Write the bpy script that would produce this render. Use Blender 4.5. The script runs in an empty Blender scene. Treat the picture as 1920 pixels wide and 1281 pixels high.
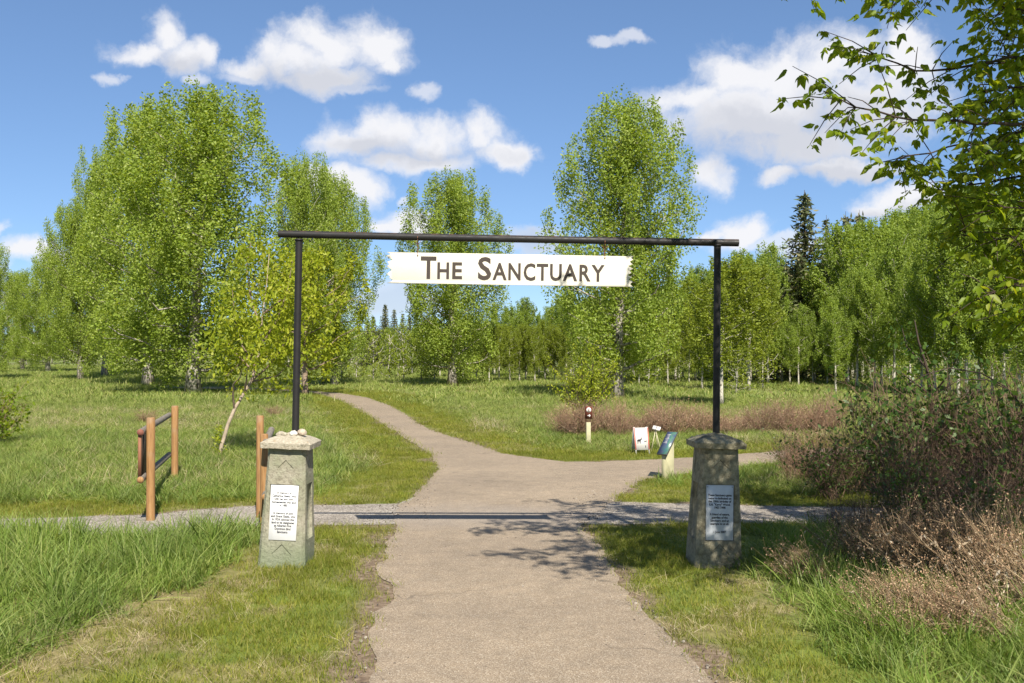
import bpy, bmesh, math, random
import numpy as np
from mathutils import Vector, Matrix, Euler
from mathutils.geometry import tessellate_polygon

sc = bpy.context.scene
COL = sc.collection
PI = math.pi
R = math.radians

# ---------------------------------------------------------------- camera
F = 1920.0            # focal length in photo pixels
HZ = 655.0            # horizon row in the photo
CAMZ = 2.0
cam = bpy.data.cameras.new('camera')
cam.sensor_width = 36.0
cam.lens = 36.0
cam.clip_start = 0.05
cam.clip_end = 20000
camo = bpy.data.objects.new('camera', cam)
COL.objects.link(camo)
camo.location = (0, 0, CAMZ)
camo.rotation_euler = (R(90) + math.atan((HZ - 640.5) / F), 0, 0)
sc.camera = camo

SUN_EL = 45.5
SUN_AZ = 14.7         # the sun stands behind the camera, this far to its right
SKY_STRENGTH = 0.085
SUN_STRENGTH = 4.8
EXPOSURE = 1.0

sc.view_settings.view_transform = 'Standard'
sc.view_settings.look = 'None'
sc.view_settings.gamma = 1.0
sc.view_settings.exposure = EXPOSURE
sc.view_settings.use_curve_mapping = False
sc.render.engine = 'CYCLES'
sc.cycles.use_denoising = True
sc.cycles.max_bounces = 4
sc.cycles.diffuse_bounces = 2
sc.cycles.glossy_bounces = 2
sc.cycles.transmission_bounces = 3
sc.cycles.transparent_max_bounces = 4

# ---------------------------------------------------------------- sun
sun = bpy.data.lights.new('sun', 'SUN')
sun.energy = SUN_STRENGTH
sun.angle = R(0.53)
sun.color = (1.0, 0.93, 0.82)
suno = bpy.data.objects.new('sun', sun)
COL.objects.link(suno)
travel = Vector((-math.sin(R(SUN_AZ)) * math.cos(R(SUN_EL)), math.cos(R(SUN_AZ)) * math.cos(R(SUN_EL)), -math.sin(R(SUN_EL))))
suno.rotation_euler = travel.to_track_quat('-Z', 'Y').to_euler()
suno.location = (6, -20, 25)

# ---------------------------------------------------------------- world: sky and clouds
world = bpy.data.worlds.new('World')
sc.world = world
world.use_nodes = True
world.cycles.sampling_method = 'MANUAL'
world.cycles.sample_map_resolution = 256
wt = world.node_tree
wt.nodes.clear()


def wn(kind, **kw):
    n = wt.nodes.new(kind)
    for k, v in kw.items():
        setattr(n, k, v)
    return n


def wmath(op, a, b=None, c=None, clamp=False):
    n = wn('ShaderNodeMath', operation=op, use_clamp=clamp)
    for i, v in enumerate((a, b, c)):
        if v is None:
            continue
        if isinstance(v, (int, float)):
            n.inputs[i].default_value = v
        else:
            wt.links.new(v, n.inputs[i])
    return n.outputs[0]


def wrange(v, a, b, c, d, mode='SMOOTHSTEP'):
    n = wn('ShaderNodeMapRange', interpolation_type=mode)
    wt.links.new(v, n.inputs[0])
    for i, x in enumerate((a, b, c, d)):
        n.inputs[i + 1].default_value = x
    return n.outputs[0]


def build_world():
    L = wt.links
    out = wn('ShaderNodeOutputWorld')
    bg = wn('ShaderNodeBackground')
    bg.inputs['Strength'].default_value = SKY_STRENGTH
    sky = wn('ShaderNodeTexSky', sky_type='NISHITA', sun_disc=False)
    sky.sun_elevation = R(SUN_EL)
    sky.sun_rotation = R(180 - SUN_AZ)
    sky.altitude = 3200
    sky.air_density = 1.0
    sky.dust_density = 0.0
    sky.ozone_density = 2.0
    # the camera's rendering of the sky: gentler gradient, deeper blue, the same all round
    k0 = wn('ShaderNodeVectorMath', operation='MULTIPLY')
    L.new(sky.outputs[0], k0.inputs[0])
    k0.inputs[1].default_value = (0.101, 0.101, 0.101)
    gm0 = wn('ShaderNodeGamma')
    L.new(k0.outputs[0], gm0.inputs['Color'])
    gm0.inputs['Gamma'].default_value = 0.7
    k1 = wn('ShaderNodeVectorMath', operation='MULTIPLY')
    L.new(gm0.outputs[0], k1.inputs[0])
    kk = 1.0 / SKY_STRENGTH / (2 ** EXPOSURE)
    k1.inputs[1].default_value = (0.73 * kk, 0.925 * kk, 1.16 * kk)
    tc = wn('ShaderNodeTexCoord')
    # domain warp, so that the cloud outlines billow
    nz = wn('ShaderNodeTexNoise')
    nz.inputs['Scale'].default_value = 14.0
    nz.inputs['Detail'].default_value = 6.0
    nz.inputs['Roughness'].default_value = 0.6
    L.new(tc.outputs['Generated'], nz.inputs['Vector'])
    sub = wn('ShaderNodeVectorMath', operation='SUBTRACT')
    L.new(nz.outputs['Color'], sub.inputs[0])
    sub.inputs[1].default_value = (0.5, 0.5, 0.5)
    mad = wn('ShaderNodeVectorMath', operation='MULTIPLY_ADD')
    L.new(sub.outputs[0], mad.inputs[0])
    mad.inputs[1].default_value = (0.06, 0.06, 0.05)
    L.new(tc.outputs['Generated'], mad.inputs[2])
    P = mad.outputs[0]

    def ell(cx, cy, rx, ry):
        d = Vector(((cx - 960) / F, 1.0, (HZ - cy) / F))
        k = 1.0 / d.length
        d.normalize()
        return ellw(math.atan2(d.x, d.y), math.asin(d.z), rx / F * k * 1.12, ry / F * k * 1.15)

    def ellw(az, el, a, b):
        m = wn('ShaderNodeMapping', vector_type='TEXTURE')
        m.inputs['Location'].default_value = (math.sin(az) * math.cos(el), math.cos(az) * math.cos(el), math.sin(el))
        m.inputs['Rotation'].default_value = (el, 0, -az)
        m.inputs['Scale'].default_value = (a, 0.6, b)
        L.new(P, m.inputs['Vector'])
        ln = wn('ShaderNodeVectorMath', operation='LENGTH')
        L.new(m.outputs[0], ln.inputs[0])
        return ln.outputs['Value']

    def union(jobs, s):
        # each lobe is merged as soon as it is made, which keeps the shader's working set small
        v = None
        for fn, args in jobs:
            x = fn(*args)
            v = x if v is None else wmath('SMOOTH_MIN', v, x, s)
        return v
    clouds = [  # seen in the photograph
        (298, 72, 40, 38), (345, 108, 58, 30), (262, 98, 52, 18), (385, 105, 28, 25),
        (615, 80, 72, 40), (690, 82, 48, 42), (560, 112, 80, 42), (475, 135, 50, 20), (720, 120, 36, 22), (610, 148, 85, 26),
        (640, 262, 55, 34), (725, 250, 75, 36), (810, 268, 110, 44), (905, 250, 45, 38), (945, 290, 50, 24), (790, 300, 120, 20),
        (605, 328, 48, 25), (660, 358, 42, 32),
        (762, 416, 58, 22), (715, 425, 36, 14),
        (1385, 140, 62, 46), (1450, 150, 80, 58), (1300, 190, 82, 26), (1420, 225, 165, 62), (1570, 130, 80, 62), (1690, 95, 62, 54), (1620, 200, 120, 72), (1500, 275, 150, 34),
        (1330, 326, 36, 32), (1450, 327, 36, 16), (1590, 318, 80, 16),
        (1700, 376, 85, 26), (1640, 388, 34, 14), (1385, 446, 44, 34), (1335, 445, 36, 14), (1810, 380, 40, 25),
        (45, 472, 55, 26), (95, 490, 36, 18), (-60, 500, 70, 40),
    ]
    f = union([(ell, c) for c in clouds], 0.16)
    nf = wn('ShaderNodeTexNoise')
    nf.inputs['Scale'].default_value = 26.0
    nf.inputs['Detail'].default_value = 9.0
    nf.inputs['Roughness'].default_value = 0.56
    L.new(P, nf.inputs['Vector'])
    f2 = wmath('MULTIPLY_ADD', nf.outputs['Fac'], -2.0, wmath('ADD', f, 0.96))
    alpha = wrange(f2, 1.30, 0.26, 0.0, 0.97)
    # thin wisps and low distant cloud
    wis = [(1190, 78, 44, 15), (1140, 84, 24, 12), (795, 172, 34, 18), (205, 140, 22, 12), (365, 152, 24, 12), (735, 378, 16, 8), (1650, 318, 70, 14),
           (1010, 450, 70, 30), (745, 560, 110, 36), (20, 545, 80, 22), (0, 420, 14, 14), (1480, 470, 100, 20), (640, 165, 70, 14), (470, 150, 50, 12)]
    fw = union([(ell, c) for c in wis], 0.1)
    fw2 = wmath('MULTIPLY_ADD', nf.outputs['Fac'], -1.7, wmath('ADD', fw, 0.85))
    aw = wrange(fw2, 1.15, 0.45, 0.0, 0.62)
    alpha = wmath('MAXIMUM', alpha, aw)
    # the same scattered fair-weather cloud all round, beyond the photograph's frame
    st = wn('ShaderNodeVectorMath', operation='MULTIPLY')
    L.new(P, st.inputs[0])
    st.inputs[1].default_value = (4.0, 4.0, 9.0)
    nw = wn('ShaderNodeTexNoise')
    nw.inputs['Scale'].default_value = 1.0
    nw.inputs['Detail'].default_value = 8.0
    nw.inputs['Roughness'].default_value = 0.6
    L.new(st.outputs[0], nw.inputs['Vector'])
    sp = wn('ShaderNodeSeparateXYZ')
    L.new(tc.outputs['Generated'], sp.inputs[0])
    outside = wrange(sp.outputs[1], 0.84, 0.74, 0.0, 1.0)
    alpha = wmath('MAXIMUM', alpha, wmath('MULTIPLY', wrange(nw.outputs['Fac'], 0.53, 0.63, 0.0, 0.95), outside))
    # shaded bases
    grey = [(1440, 268, 230, 60), (1590, 230, 130, 60), (780, 290, 150, 20), (680, 270, 70, 22), (590, 150, 130, 26), (330, 122, 60, 18), (745, 565, 110, 40), (1600, 325, 150, 16), (1690, 395, 80, 14), (1010, 450, 70, 30)]
    g = union([(ell, c) for c in grey], 0.2)
    g2 = wmath('MULTIPLY_ADD', nf.outputs['Fac'], -1.6, wmath('ADD', g, 0.8))
    gm = wrange(g2, 1.3, 0.2, 0.0, 0.85)
    cc = wn('ShaderNodeMix', data_type='RGBA')
    s = 1.0 / SKY_STRENGTH / (2 ** EXPOSURE)
    cc.inputs['A'].default_value = (0.94 * s, 0.94 * s, 0.97 * s, 1)
    cc.inputs['B'].default_value = (0.64 * s, 0.66 * s, 0.73 * s, 1)
    L.new(gm, cc.inputs['Factor'])
    mx = wn('ShaderNodeMix', data_type='RGBA')
    L.new(alpha, mx.inputs['Factor'])
    L.new(k1.outputs[0], mx.inputs['A'])
    L.new(cc.outputs['Result'], mx.inputs['B'])
    L.new(mx.outputs['Result'], bg.inputs['Color'])
    L.new(bg.outputs[0], out.inputs['Surface'])


build_world()

# ---------------------------------------------------------------- helpers


def G(px, py, z=0.0):
    """photo pixel -> point on the ground"""
    y = F * (CAMZ - z) / (py - HZ)
    return ((px - 960) / F * y, y, z)


def P3(px, py, y):
    """photo pixel at a distance -> world point"""
    return Vector(((px - 960) / F * y, y, CAMZ + (HZ - py) / F * y))


def tag(o, label=None, cat=None, group=None, kind=None):
    if label:
        o['label'] = label
    if cat:
        o['category'] = cat
    if group:
        o['group'] = group
    if kind:
        o['kind'] = kind
    return o


def link(name, me, mat=None, parent=None):
    o = bpy.data.objects.new(name, me)
    COL.objects.link(o)
    if mat is not None and me is not None and len(me.materials) == 0:
        me.materials.append(mat)
    if parent is not None:
        o.parent = parent
    return o


def empty(name, loc=(0, 0, 0), rot=(0, 0, 0)):
    o = bpy.data.objects.new(name, None)
    COL.objects.link(o)
    o.location = loc
    o.rotation_euler = rot
    o.empty_display_size = 0.2
    return o


def mesh_np(name, verts, quads=None, tris=None, smooth=False):
    verts = np.asarray(verts, dtype=np.float32).reshape(-1, 3)
    q = np.zeros((0, 4), np.int32) if quads is None else np.asarray(quads, np.int32).reshape(-1, 4)
    t = np.zeros((0, 3), np.int32) if tris is None else np.asarray(tris, np.int32).reshape(-1, 3)
    me = bpy.data.meshes.new(name)
    me.vertices.add(len(verts))
    me.vertices.foreach_set('co', verts.ravel())
    loops = np.concatenate([q.ravel(), t.ravel()]).astype(np.int32)
    me.loops.add(len(loops))
    me.loops.foreach_set('vertex_index', loops)
    n = len(q) + len(t)
    me.polygons.add(n)
    start = np.concatenate([np.arange(len(q)) * 4, len(q) * 4 + np.arange(len(t)) * 3]).astype(np.int32)
    me.polygons.foreach_set('loop_start', start)
    if smooth:
        me.polygons.foreach_set('use_smooth', np.ones(n, dtype=bool))
    me.update(calc_edges=True)
    me.validate()
    return me


def tri_poly(poly):
    bm = bmesh.new()
    vs = [bm.verts.new((p[0], p[1], 0)) for p in poly]
    for i, v in enumerate(vs):
        v.index = i
    f = bm.faces.new(vs)
    f.normal_update()
    r = bmesh.ops.triangulate(bm, faces=[f], quad_method='BEAUTY', ngon_method='BEAUTY')
    out = [tuple(v.index for v in g.verts) for g in bm.faces]
    bm.free()
    return out


class MB:
    """collects simple shapes into one mesh"""

    def __init__(self):
        self.v, self.q, self.t, self.n = [], [], [], 0

    def add(self, v, q=None, t=None):
        v = np.asarray(v, float).reshape(-1, 3)
        if q is not None and len(q):
            self.q.append(np.asarray(q, int).reshape(-1, 4) + self.n)
        if t is not None and len(t):
            self.t.append(np.asarray(t, int).reshape(-1, 3) + self.n)
        self.v.append(v)
        self.n += len(v)

    def box(self, c, s, rot=None):
        x, y, z = (k / 2 for k in s)
        v = np.array([(-x, -y, -z), (x, -y, -z), (x, y, -z), (-x, y, -z), (-x, -y, z), (x, -y, z), (x, y, z), (-x, y, z)])
        if rot is not None:
            v = v @ np.array(rot.to_matrix() if isinstance(rot, Euler) else rot).T
        self.add(v + np.array(c), [(0, 3, 2, 1), (4, 5, 6, 7), (0, 1, 5, 4), (1, 2, 6, 5), (2, 3, 7, 6), (3, 0, 4, 7)])

    def tube(self, pts, rad, sides=6, cap=True):
        pts = np.asarray(pts, float)
        n = len(pts)
        rad = np.broadcast_to(np.asarray(rad, float), (n,))
        d = np.gradient(pts, axis=0)
        d /= np.linalg.norm(d, axis=1)[:, None] + 1e-9
        ref = np.array((0, 0, 1.0)) if abs(d[:, 2]).mean() < 0.8 else np.array((1.0, 0, 0))
        u = np.cross(d, ref)
        u /= np.linalg.norm(u, axis=1)[:, None] + 1e-9
        w = np.cross(d, u)
        a = np.arange(sides) * 2 * PI / sides
        ring = pts[:, None, :] + rad[:, None, None] * (np.cos(a)[None, :, None] * u[:, None, :] + np.sin(a)[None, :, None] * w[:, None, :])
        v = ring.reshape(-1, 3)
        i = np.arange(n - 1)[:, None] * sides
        j = np.arange(sides)[None, :]
        k = (j + 1) % sides
        q = np.stack([i + k, i + j, i + sides + j, i + sides + k], -1).reshape(-1, 4)
        t = []
        if cap:
            v = np.concatenate([v, pts[:1], pts[-1:]])
            m = n * sides
            for s_ in range(sides):
                t.append((s_, (s_ + 1) % sides, m))
                t.append(((n - 1) * sides + (s_ + 1) % sides, (n - 1) * sides + s_, m + 1))
        self.add(v, q, t)

    def poly_prism(self, poly, y0, y1):
        """outline in the xz plane, extruded along y (y0 is the front)"""
        n = len(poly)
        v = [(x, y0, z) for x, z in poly] + [(x, y1, z) for x, z in poly]
        tr = tri_poly(poly)
        t = [tuple(k) for k in tr] + [tuple(n + i for i in reversed(k)) for k in tr]
        q = [(i, (i + 1) % n, n + (i + 1) % n, n + i) for i in range(n)]
        self.add(v, q, t)

    def mesh(self, name, smooth=False):
        return mesh_np(name, np.concatenate(self.v), np.concatenate(self.q) if self.q else None, np.concatenate(self.t) if self.t else None, smooth)

    def build(self, name, mat=None, parent=None, smooth=False, fix=True):
        me = self.mesh(name, smooth)
        if fix:
            bm = bmesh.new()
            bm.from_mesh(me)
            bmesh.ops.recalc_face_normals(bm, faces=bm.faces)
            bm.to_mesh(me)
            bm.free()
        return link(name, me, mat, parent)


def bevel(o, w, seg=2):
    bm = bmesh.new()
    bm.from_mesh(o.data)
    bmesh.ops.bevel(bm, geom=[e for e in bm.edges], offset=w, segments=seg, affect='EDGES', profile=0.5, clamp_overlap=True)
    bm.to_mesh(o.data)
    bm.free()


def in_poly(x, y, poly):
    x = np.asarray(x)
    y = np.asarray(y)
    ins = np.zeros(x.shape, bool)
    n = len(poly)
    for i in range(n):
        x1, y1 = poly[i]
        x2, y2 = poly[(i + 1) % n]
        c = (y1 > y) != (y2 > y)
        if y1 != y2:
            ins ^= c & (x < (x2 - x1) * (y - y1) / (y2 - y1) + x1)
    return ins


def poly_dist(x, y, poly):
    d = np.full(np.shape(x), 1e9)
    n = len(poly)
    for i in range(n):
        x1, y1 = poly[i]
        x2, y2 = poly[(i + 1) % n]
        dx, dy = x2 - x1, y2 - y1
        t = np.clip(((x - x1) * dx + (y - y1) * dy) / (dx * dx + dy * dy + 1e-12), 0, 1)
        d = np.minimum(d, np.hypot(x - x1 - t * dx, y - y1 - t * dy))
    return d


_rs = np.random.RandomState(5)
_tab = _rs.rand(256, 256)


def vnoise(x, y, s):
    x = np.asarray(x) / s + 100.3
    y = np.asarray(y) / s + 57.7
    xi = np.floor(x).astype(int)
    yi = np.floor(y).astype(int)
    fx = x - xi
    fy = y - yi
    fx = fx * fx * (3 - 2 * fx)
    fy = fy * fy * (3 - 2 * fy)
    a = _tab[xi % 256, yi % 256]
    b = _tab[(xi + 1) % 256, yi % 256]
    c = _tab[xi % 256, (yi + 1) % 256]
    d = _tab[(xi + 1) % 256, (yi + 1) % 256]
    return (a * (1 - fx) + b * fx) * (1 - fy) + (c * (1 - fx) + d * fx) * fy


def fbm(x, y, s, o=4):
    v = 0.0
    a = 0.5
    for k in range(o):
        v = v + a * vnoise(np.asarray(x) + 13.7 * k, np.asarray(y) - 7.1 * k, s)
        s *= 0.5
        a *= 0.5
    return v / (1 - 0.5 ** o)


def sstep(x, a, b):
    t = np.clip((x - a) / (b - a), 0, 1)
    return t * t * (3 - 2 * t)


# ---------------------------------------------------------------- materials
class NT:
    def __init__(self, name):
        self.m = bpy.data.materials.new(name)
        self.m.use_nodes = True
        self.t = self.m.node_tree
        self.t.nodes.clear()
        self.out = self.t.nodes.new('ShaderNodeOutputMaterial')

    def n(self, kind, **kw):
        n = self.t.nodes.new(kind)
        for k, v in kw.items():
            setattr(n, k, v)
        return n

    def l(self, a, b):
        self.t.links.new(a, b)

    def coord(self, obj=True):
        return self.n('ShaderNodeTexCoord').outputs['Object' if obj else 'Generated']

    def pos(self):
        return self.n('ShaderNodeNewGeometry').outputs['Position']

    def noise(self, vec, scale, detail=4, rough=0.55):
        n = self.n('ShaderNodeTexNoise')
        n.inputs['Scale'].default_value = scale
        n.inputs['Detail'].default_value = detail
        n.inputs['Roughness'].default_value = rough
        if vec is not None:
            self.l(vec, n.inputs['Vector'])
        return n.outputs['Fac']

    def ramp(self, fac, stops):
        r = self.n('ShaderNodeValToRGB')
        e = r.color_ramp.elements
        while len(e) < len(stops):
            e.new(0.5)
        for k, (p, c) in enumerate(stops):
            e[k].position = p
            e[k].color = (*c, 1) if len(c) == 3 else c
        self.l(fac, r.inputs[0])
        return r.outputs[0]

    def mix(self, fac, a, b, mode='MIX'):
        n = self.n('ShaderNodeMix', data_type='RGBA', blend_type=mode)
        for key, v in (('Factor', fac), ('A', a), ('B', b)):
            if isinstance(v, (int, float)):
                n.inputs[key].default_value = v
            elif isinstance(v, tuple):
                n.inputs[key].default_value = (*v, 1) if len(v) == 3 else v
            else:
                self.l(v, n.inputs[key])
        return n.outputs['Result']

    def math(self, op, a, b=None, clamp=False):
        n = self.n('ShaderNodeMath', operation=op, use_clamp=clamp)
        for i, v in enumerate((a, b)):
            if v is None:
                continue
            if isinstance(v, (int, float)):
                n.inputs[i].default_value = v
            else:
                self.l(v, n.inputs[i])
        return n.outputs[0]

    def rng(self, v, a, b, c=0.0, d=1.0):
        n = self.n('ShaderNodeMapRange')
        self.l(v, n.inputs[0])
        for i, x in enumerate((a, b, c, d)):
            n.inputs[i + 1].default_value = x
        return n.outputs[0]

    def attr(self, name):
        return self.n('ShaderNodeAttribute', attribute_name=name).outputs['Fac']

    def bsdf(self, col, rough=0.8, spec=0.3, metal=0.0, bump=None, bs=0.3, bd=0.01):
        b = self.n('ShaderNodeBsdfPrincipled')
        if isinstance(col, tuple):
            b.inputs['Base Color'].default_value = (*col, 1)
        else:
            self.l(col, b.inputs['Base Color'])
        if isinstance(rough, (int, float)):
            b.inputs['Roughness'].default_value = rough
        else:
            self.l(rough, b.inputs['Roughness'])
        b.inputs['Specular IOR Level'].default_value = spec
        b.inputs['Metallic'].default_value = metal
        if bump is not None:
            bp = self.n('ShaderNodeBump')
            bp.inputs['Strength'].default_value = bs
            bp.inputs['Distance'].default_value = bd
            self.l(bump, bp.inputs['Height'])
            self.l(bp.outputs[0], b.inputs['Normal'])
        self.l(b.outputs[0], self.out.inputs['Surface'])
        return self.m


def leaf_mat(name, cols, trans=0.4, rough=0.5, spec=0.35, tcol=(1.25, 1.2, 0.45), var=0.35, blade=False):
    """leaves and blades: each its own tone, light shining through"""
    t = NT(name)
    isl = t.n('ShaderNodeNewGeometry').outputs['Random Per Island']
    ob = t.n('ShaderNodeObjectInfo').outputs['Random']
    f = t.math('FRACT', t.math('ADD', isl, t.math('MULTIPLY', ob, 0.5 if not blade else 1.0)))
    c = t.ramp(f, [(i / (len(cols) - 1), k) for i, k in enumerate(cols)])
    big = t.noise(t.pos(), 0.9 if not blade else 1.4, 2)
    c = t.mix(var, c, t.mix(1.0, c, t.ramp(big, [(0.35, (0.55, 0.6, 0.6)), (0.65, (1.35, 1.3, 1.1))]), 'MULTIPLY'))
    b = t.n('ShaderNodeBsdfPrincipled')
    t.l(c, b.inputs['Base Color'])
    b.inputs['Roughness'].default_value = rough
    b.inputs['Specular IOR Level'].default_value = spec
    tr = t.n('ShaderNodeBsdfTranslucent')
    t.l(t.mix(1.0, c, tcol, 'MULTIPLY'), tr.inputs['Color'])
    ms = t.n('ShaderNodeMixShader')
    ms.inputs[0].default_value = trans
    t.l(b.outputs[0], ms.inputs[1])
    t.l(tr.outputs[0], ms.inputs[2])
    t.l(ms.outputs[0], t.out.inputs['Surface'])
    return t.m


def plain(name, col, rough=0.6, spec=0.3, metal=0.0, var=0.15, scale=8.0, bs=0.15):
    t = NT(name)
    n = t.noise(t.coord(), scale, 5)
    c = t.mix(1.0, col, t.ramp(n, [(0.3, (1 - var,) * 3), (0.7, (1 + var,) * 3)]), 'MULTIPLY')
    return t.bsdf(c, rough, spec, metal, n, bs, 0.003)


M = {}


def make_materials():
    # asphalt trail: worn chip seal
    t = NT('asphalt')
    p = t.pos()
    chips = t.n('ShaderNodeTexVoronoi')
    chips.inputs['Scale'].default_value = 130
    t.l(p, chips.inputs['Vector'])
    stone = t.n('ShaderNodeSeparateColor')
    t.l(chips.outputs['Color'], stone.inputs[0])
    c = t.ramp(stone.outputs[0], [(0.0, (0.202, 0.160, 0.113)), (0.35, (0.286, 0.231, 0.168)), (0.75, (0.336, 0.277, 0.206)), (1.0, (0.470, 0.420, 0.344))])
    c = t.mix(t.rng(chips.outputs['Distance'], 0.35, 0.75), c, (0.176, 0.139, 0.101))
    big = t.noise(p, 0.55, 5, 0.6)
    c = t.mix(1.0, c, t.ramp(big, [(0.3, (0.84, 0.83, 0.82)), (0.7, (1.10, 1.08, 1.04))]), 'MULTIPLY')
    mid = t.noise(p, 5, 4, 0.6)
    c = t.mix(0.5, c, t.mix(1.0, c, t.ramp(mid, [(0.35, (0.8, 0.8, 0.8)), (0.65, (1.15, 1.13, 1.1))]), 'MULTIPLY'))
    st1 = t.noise(p, 1.6, 6, 0.7)
    c = t.mix(t.math('MULTIPLY', t.rng(st1, 0.56, 0.72), 0.4), c, t.mix(1.0, c, (0.66, 0.64, 0.62), 'MULTIPLY'))
    ck = t.n('ShaderNodeTexVoronoi', feature='DISTANCE_TO_EDGE')
    ck.inputs['Scale'].default_value = 0.55
    wv = t.n('ShaderNodeVectorMath', operation='MULTIPLY_ADD')
    nn_ = t.n('ShaderNodeTexNoise')
    nn_.inputs['Scale'].default_value = 3.0
    nn_.inputs['Detail'].default_value = 6
    t.l(p, nn_.inputs['Vector'])
    t.l(nn_.outputs['Color'], wv.inputs[0])
    wv.inputs[1].default_value = (0.5, 0.5, 0.5)
    t.l(p, wv.inputs[2])
    t.l(wv.outputs[0], ck.inputs['Vector'])
    crack = t.math('MULTIPLY', t.rng(ck.outputs['Distance'], 0.006, 0.002), t.rng(t.noise(p, 0.8, 3), 0.50, 0.60))
    c = t.mix(t.math('MULTIPLY', crack, 0.7), c, (0.11, 0.09, 0.07))
    # grey crusher dust carried over from the crossing gravel trail
    sx = t.n('ShaderNodeSeparateXYZ')
    t.l(p, sx.inputs[0])
    yy = t.math('ADD', sx.outputs[1], t.math('MULTIPLY', t.noise(p, 1.3, 4), 1.2))
    band = t.math('MULTIPLY', t.rng(yy, 11.8, 12.6), t.rng(yy, 14.0, 13.1))
    c = t.mix(t.math('MULTIPLY', band, 0.55), c, t.mix(0.6, c, (0.232, 0.216, 0.204)))
    M['asphalt'] = t.bsdf(c, 0.85, 0.25, 0, chips.outputs['Distance'], 0.3, 0.004)

    t = NT('gravel')
    p = t.pos()
    ch = t.n('ShaderNodeTexVoronoi')
    ch.inputs['Scale'].default_value = 60
    t.l(p, ch.inputs['Vector'])
    st = t.n('ShaderNodeSeparateColor')
    t.l(ch.outputs['Color'], st.inputs[0])
    c = t.ramp(st.outputs[0], [(0.0, (0.13, 0.112, 0.094)), (0.5, (0.25, 0.222, 0.188)), (1.0, (0.42, 0.385, 0.335))])
    c = t.mix(0.6, c, t.mix(1.0, c, t.ramp(t.noise(p, 1.8, 5), [(0.3, (0.600, 0.584, 0.560)), (0.7, (1.2, 1.18, 1.15))]), 'MULTIPLY'))
    M['gravel'] = t.bsdf(c, 0.9, 0.2, 0, ch.outputs['Distance'], 0.6, 0.01)

    # ground under the grass
    t = NT('ground')
    p = t.pos()
    n1 = t.noise(p, 0.22, 5, 0.6)
    n2 = t.noise(p, 6.0, 5, 0.65)
    green = t.ramp(n2, [(0.3, (0.075, 0.105, 0.02)), (0.55, (0.13, 0.165, 0.034)), (0.75, (0.21, 0.215, 0.07))])
    straw = t.ramp(n2, [(0.3, (0.11, 0.10, 0.04)), (0.55, (0.21, 0.18, 0.08)), (0.8, (0.32, 0.27, 0.15))])
    soil = t.ramp(t.noise(p, 14, 6, 0.7), [(0.32, (0.075, 0.053, 0.038)), (0.5, (0.16, 0.118, 0.082)), (0.68, (0.27, 0.215, 0.155))])
    far = t.attr('far')
    green = t.mix(far, green, t.ramp(n1, [(0.35, (0.115, 0.17, 0.045)), (0.5, (0.17, 0.21, 0.068)), (0.68, (0.27, 0.26, 0.115))]))
    c = t.mix(t.attr('dry'), green, straw)
    c = t.mix(t.attr('soil'), c, soil)
    M['ground'] = t.bsdf(c, 0.95, 0.1, 0, n2, 0.6, 0.03)

    t = NT('concrete')
    p = t.coord()
    n1 = t.noise(p, 3.5, 6, 0.65)
    n2 = t.noise(p, 28, 5, 0.7)
    c = t.ramp(n2, [(0.3, (0.156, 0.140, 0.101)), (0.5, (0.281, 0.257, 0.195)), (0.75, (0.367, 0.343, 0.273))])
    c = t.mix(t.rng(n1, 0.42, 0.68), c, t.mix(0.75, c, (0.156, 0.183, 0.098)))
    sp = t.n('ShaderNodeSeparateXYZ')
    t.l(p, sp.inputs[0])
    low = t.rng(t.math('ADD', sp.outputs[2], t.math('MULTIPLY', n1, 0.5)), 0.62, 0.25)
    c = t.mix(t.math('MULTIPLY', low, 0.6), c, (0.117, 0.168, 0.094))
    c = t.mix(t.rng(t.noise(p, 11, 5, 0.75), 0.60, 0.72), c, (0.058, 0.055, 0.039))
    M['concrete'] = t.bsdf(c, 0.92, 0.2, 0, t.math('ADD', n2, t.math('MULTIPLY', n1, 1.5)), 0.9, 0.012)

    t = NT('concrete_dark')      # the other pillar: bare, weathered and lichened, its colour also lowered to stand for shade
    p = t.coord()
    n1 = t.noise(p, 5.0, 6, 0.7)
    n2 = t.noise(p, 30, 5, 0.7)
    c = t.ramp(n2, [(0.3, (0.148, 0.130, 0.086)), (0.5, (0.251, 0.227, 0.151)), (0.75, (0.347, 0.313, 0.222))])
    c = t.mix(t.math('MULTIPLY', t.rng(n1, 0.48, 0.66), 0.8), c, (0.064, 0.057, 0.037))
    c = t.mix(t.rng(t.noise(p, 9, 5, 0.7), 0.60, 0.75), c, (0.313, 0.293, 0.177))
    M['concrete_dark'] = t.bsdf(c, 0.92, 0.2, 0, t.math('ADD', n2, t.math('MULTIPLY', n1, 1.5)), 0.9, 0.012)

    t = NT('cap_stone')
    p = t.coord()
    n1 = t.noise(p, 6, 6, 0.7)
    n2 = t.noise(p, 40, 4, 0.7)
    c = t.ramp(n2, [(0.3, (0.234, 0.203, 0.148)), (0.6, (0.390, 0.351, 0.273)), (0.8, (0.484, 0.445, 0.359))])
    c = t.mix(t.rng(n1, 0.56, 0.70), c, (0.101, 0.090, 0.062))
    c = t.mix(t.math('MULTIPLY', t.rng(t.noise(p, 14, 4), 0.66, 0.72), 0.7), c, (0.328, 0.156, 0.039))
    M['cap'] = t.bsdf(c, 0.92, 0.2, 0, t.math('ADD', n2, n1), 0.9, 0.012)

    # black painted pipe, rusty along the top
    t = NT('black_pipe')
    p = t.pos()
    n1 = t.noise(p, 18, 6, 0.7)
    geo = t.n('ShaderNodeNewGeometry')
    sp = t.n('ShaderNodeSeparateXYZ')
    t.l(geo.outputs['Normal'], sp.inputs[0])
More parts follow.
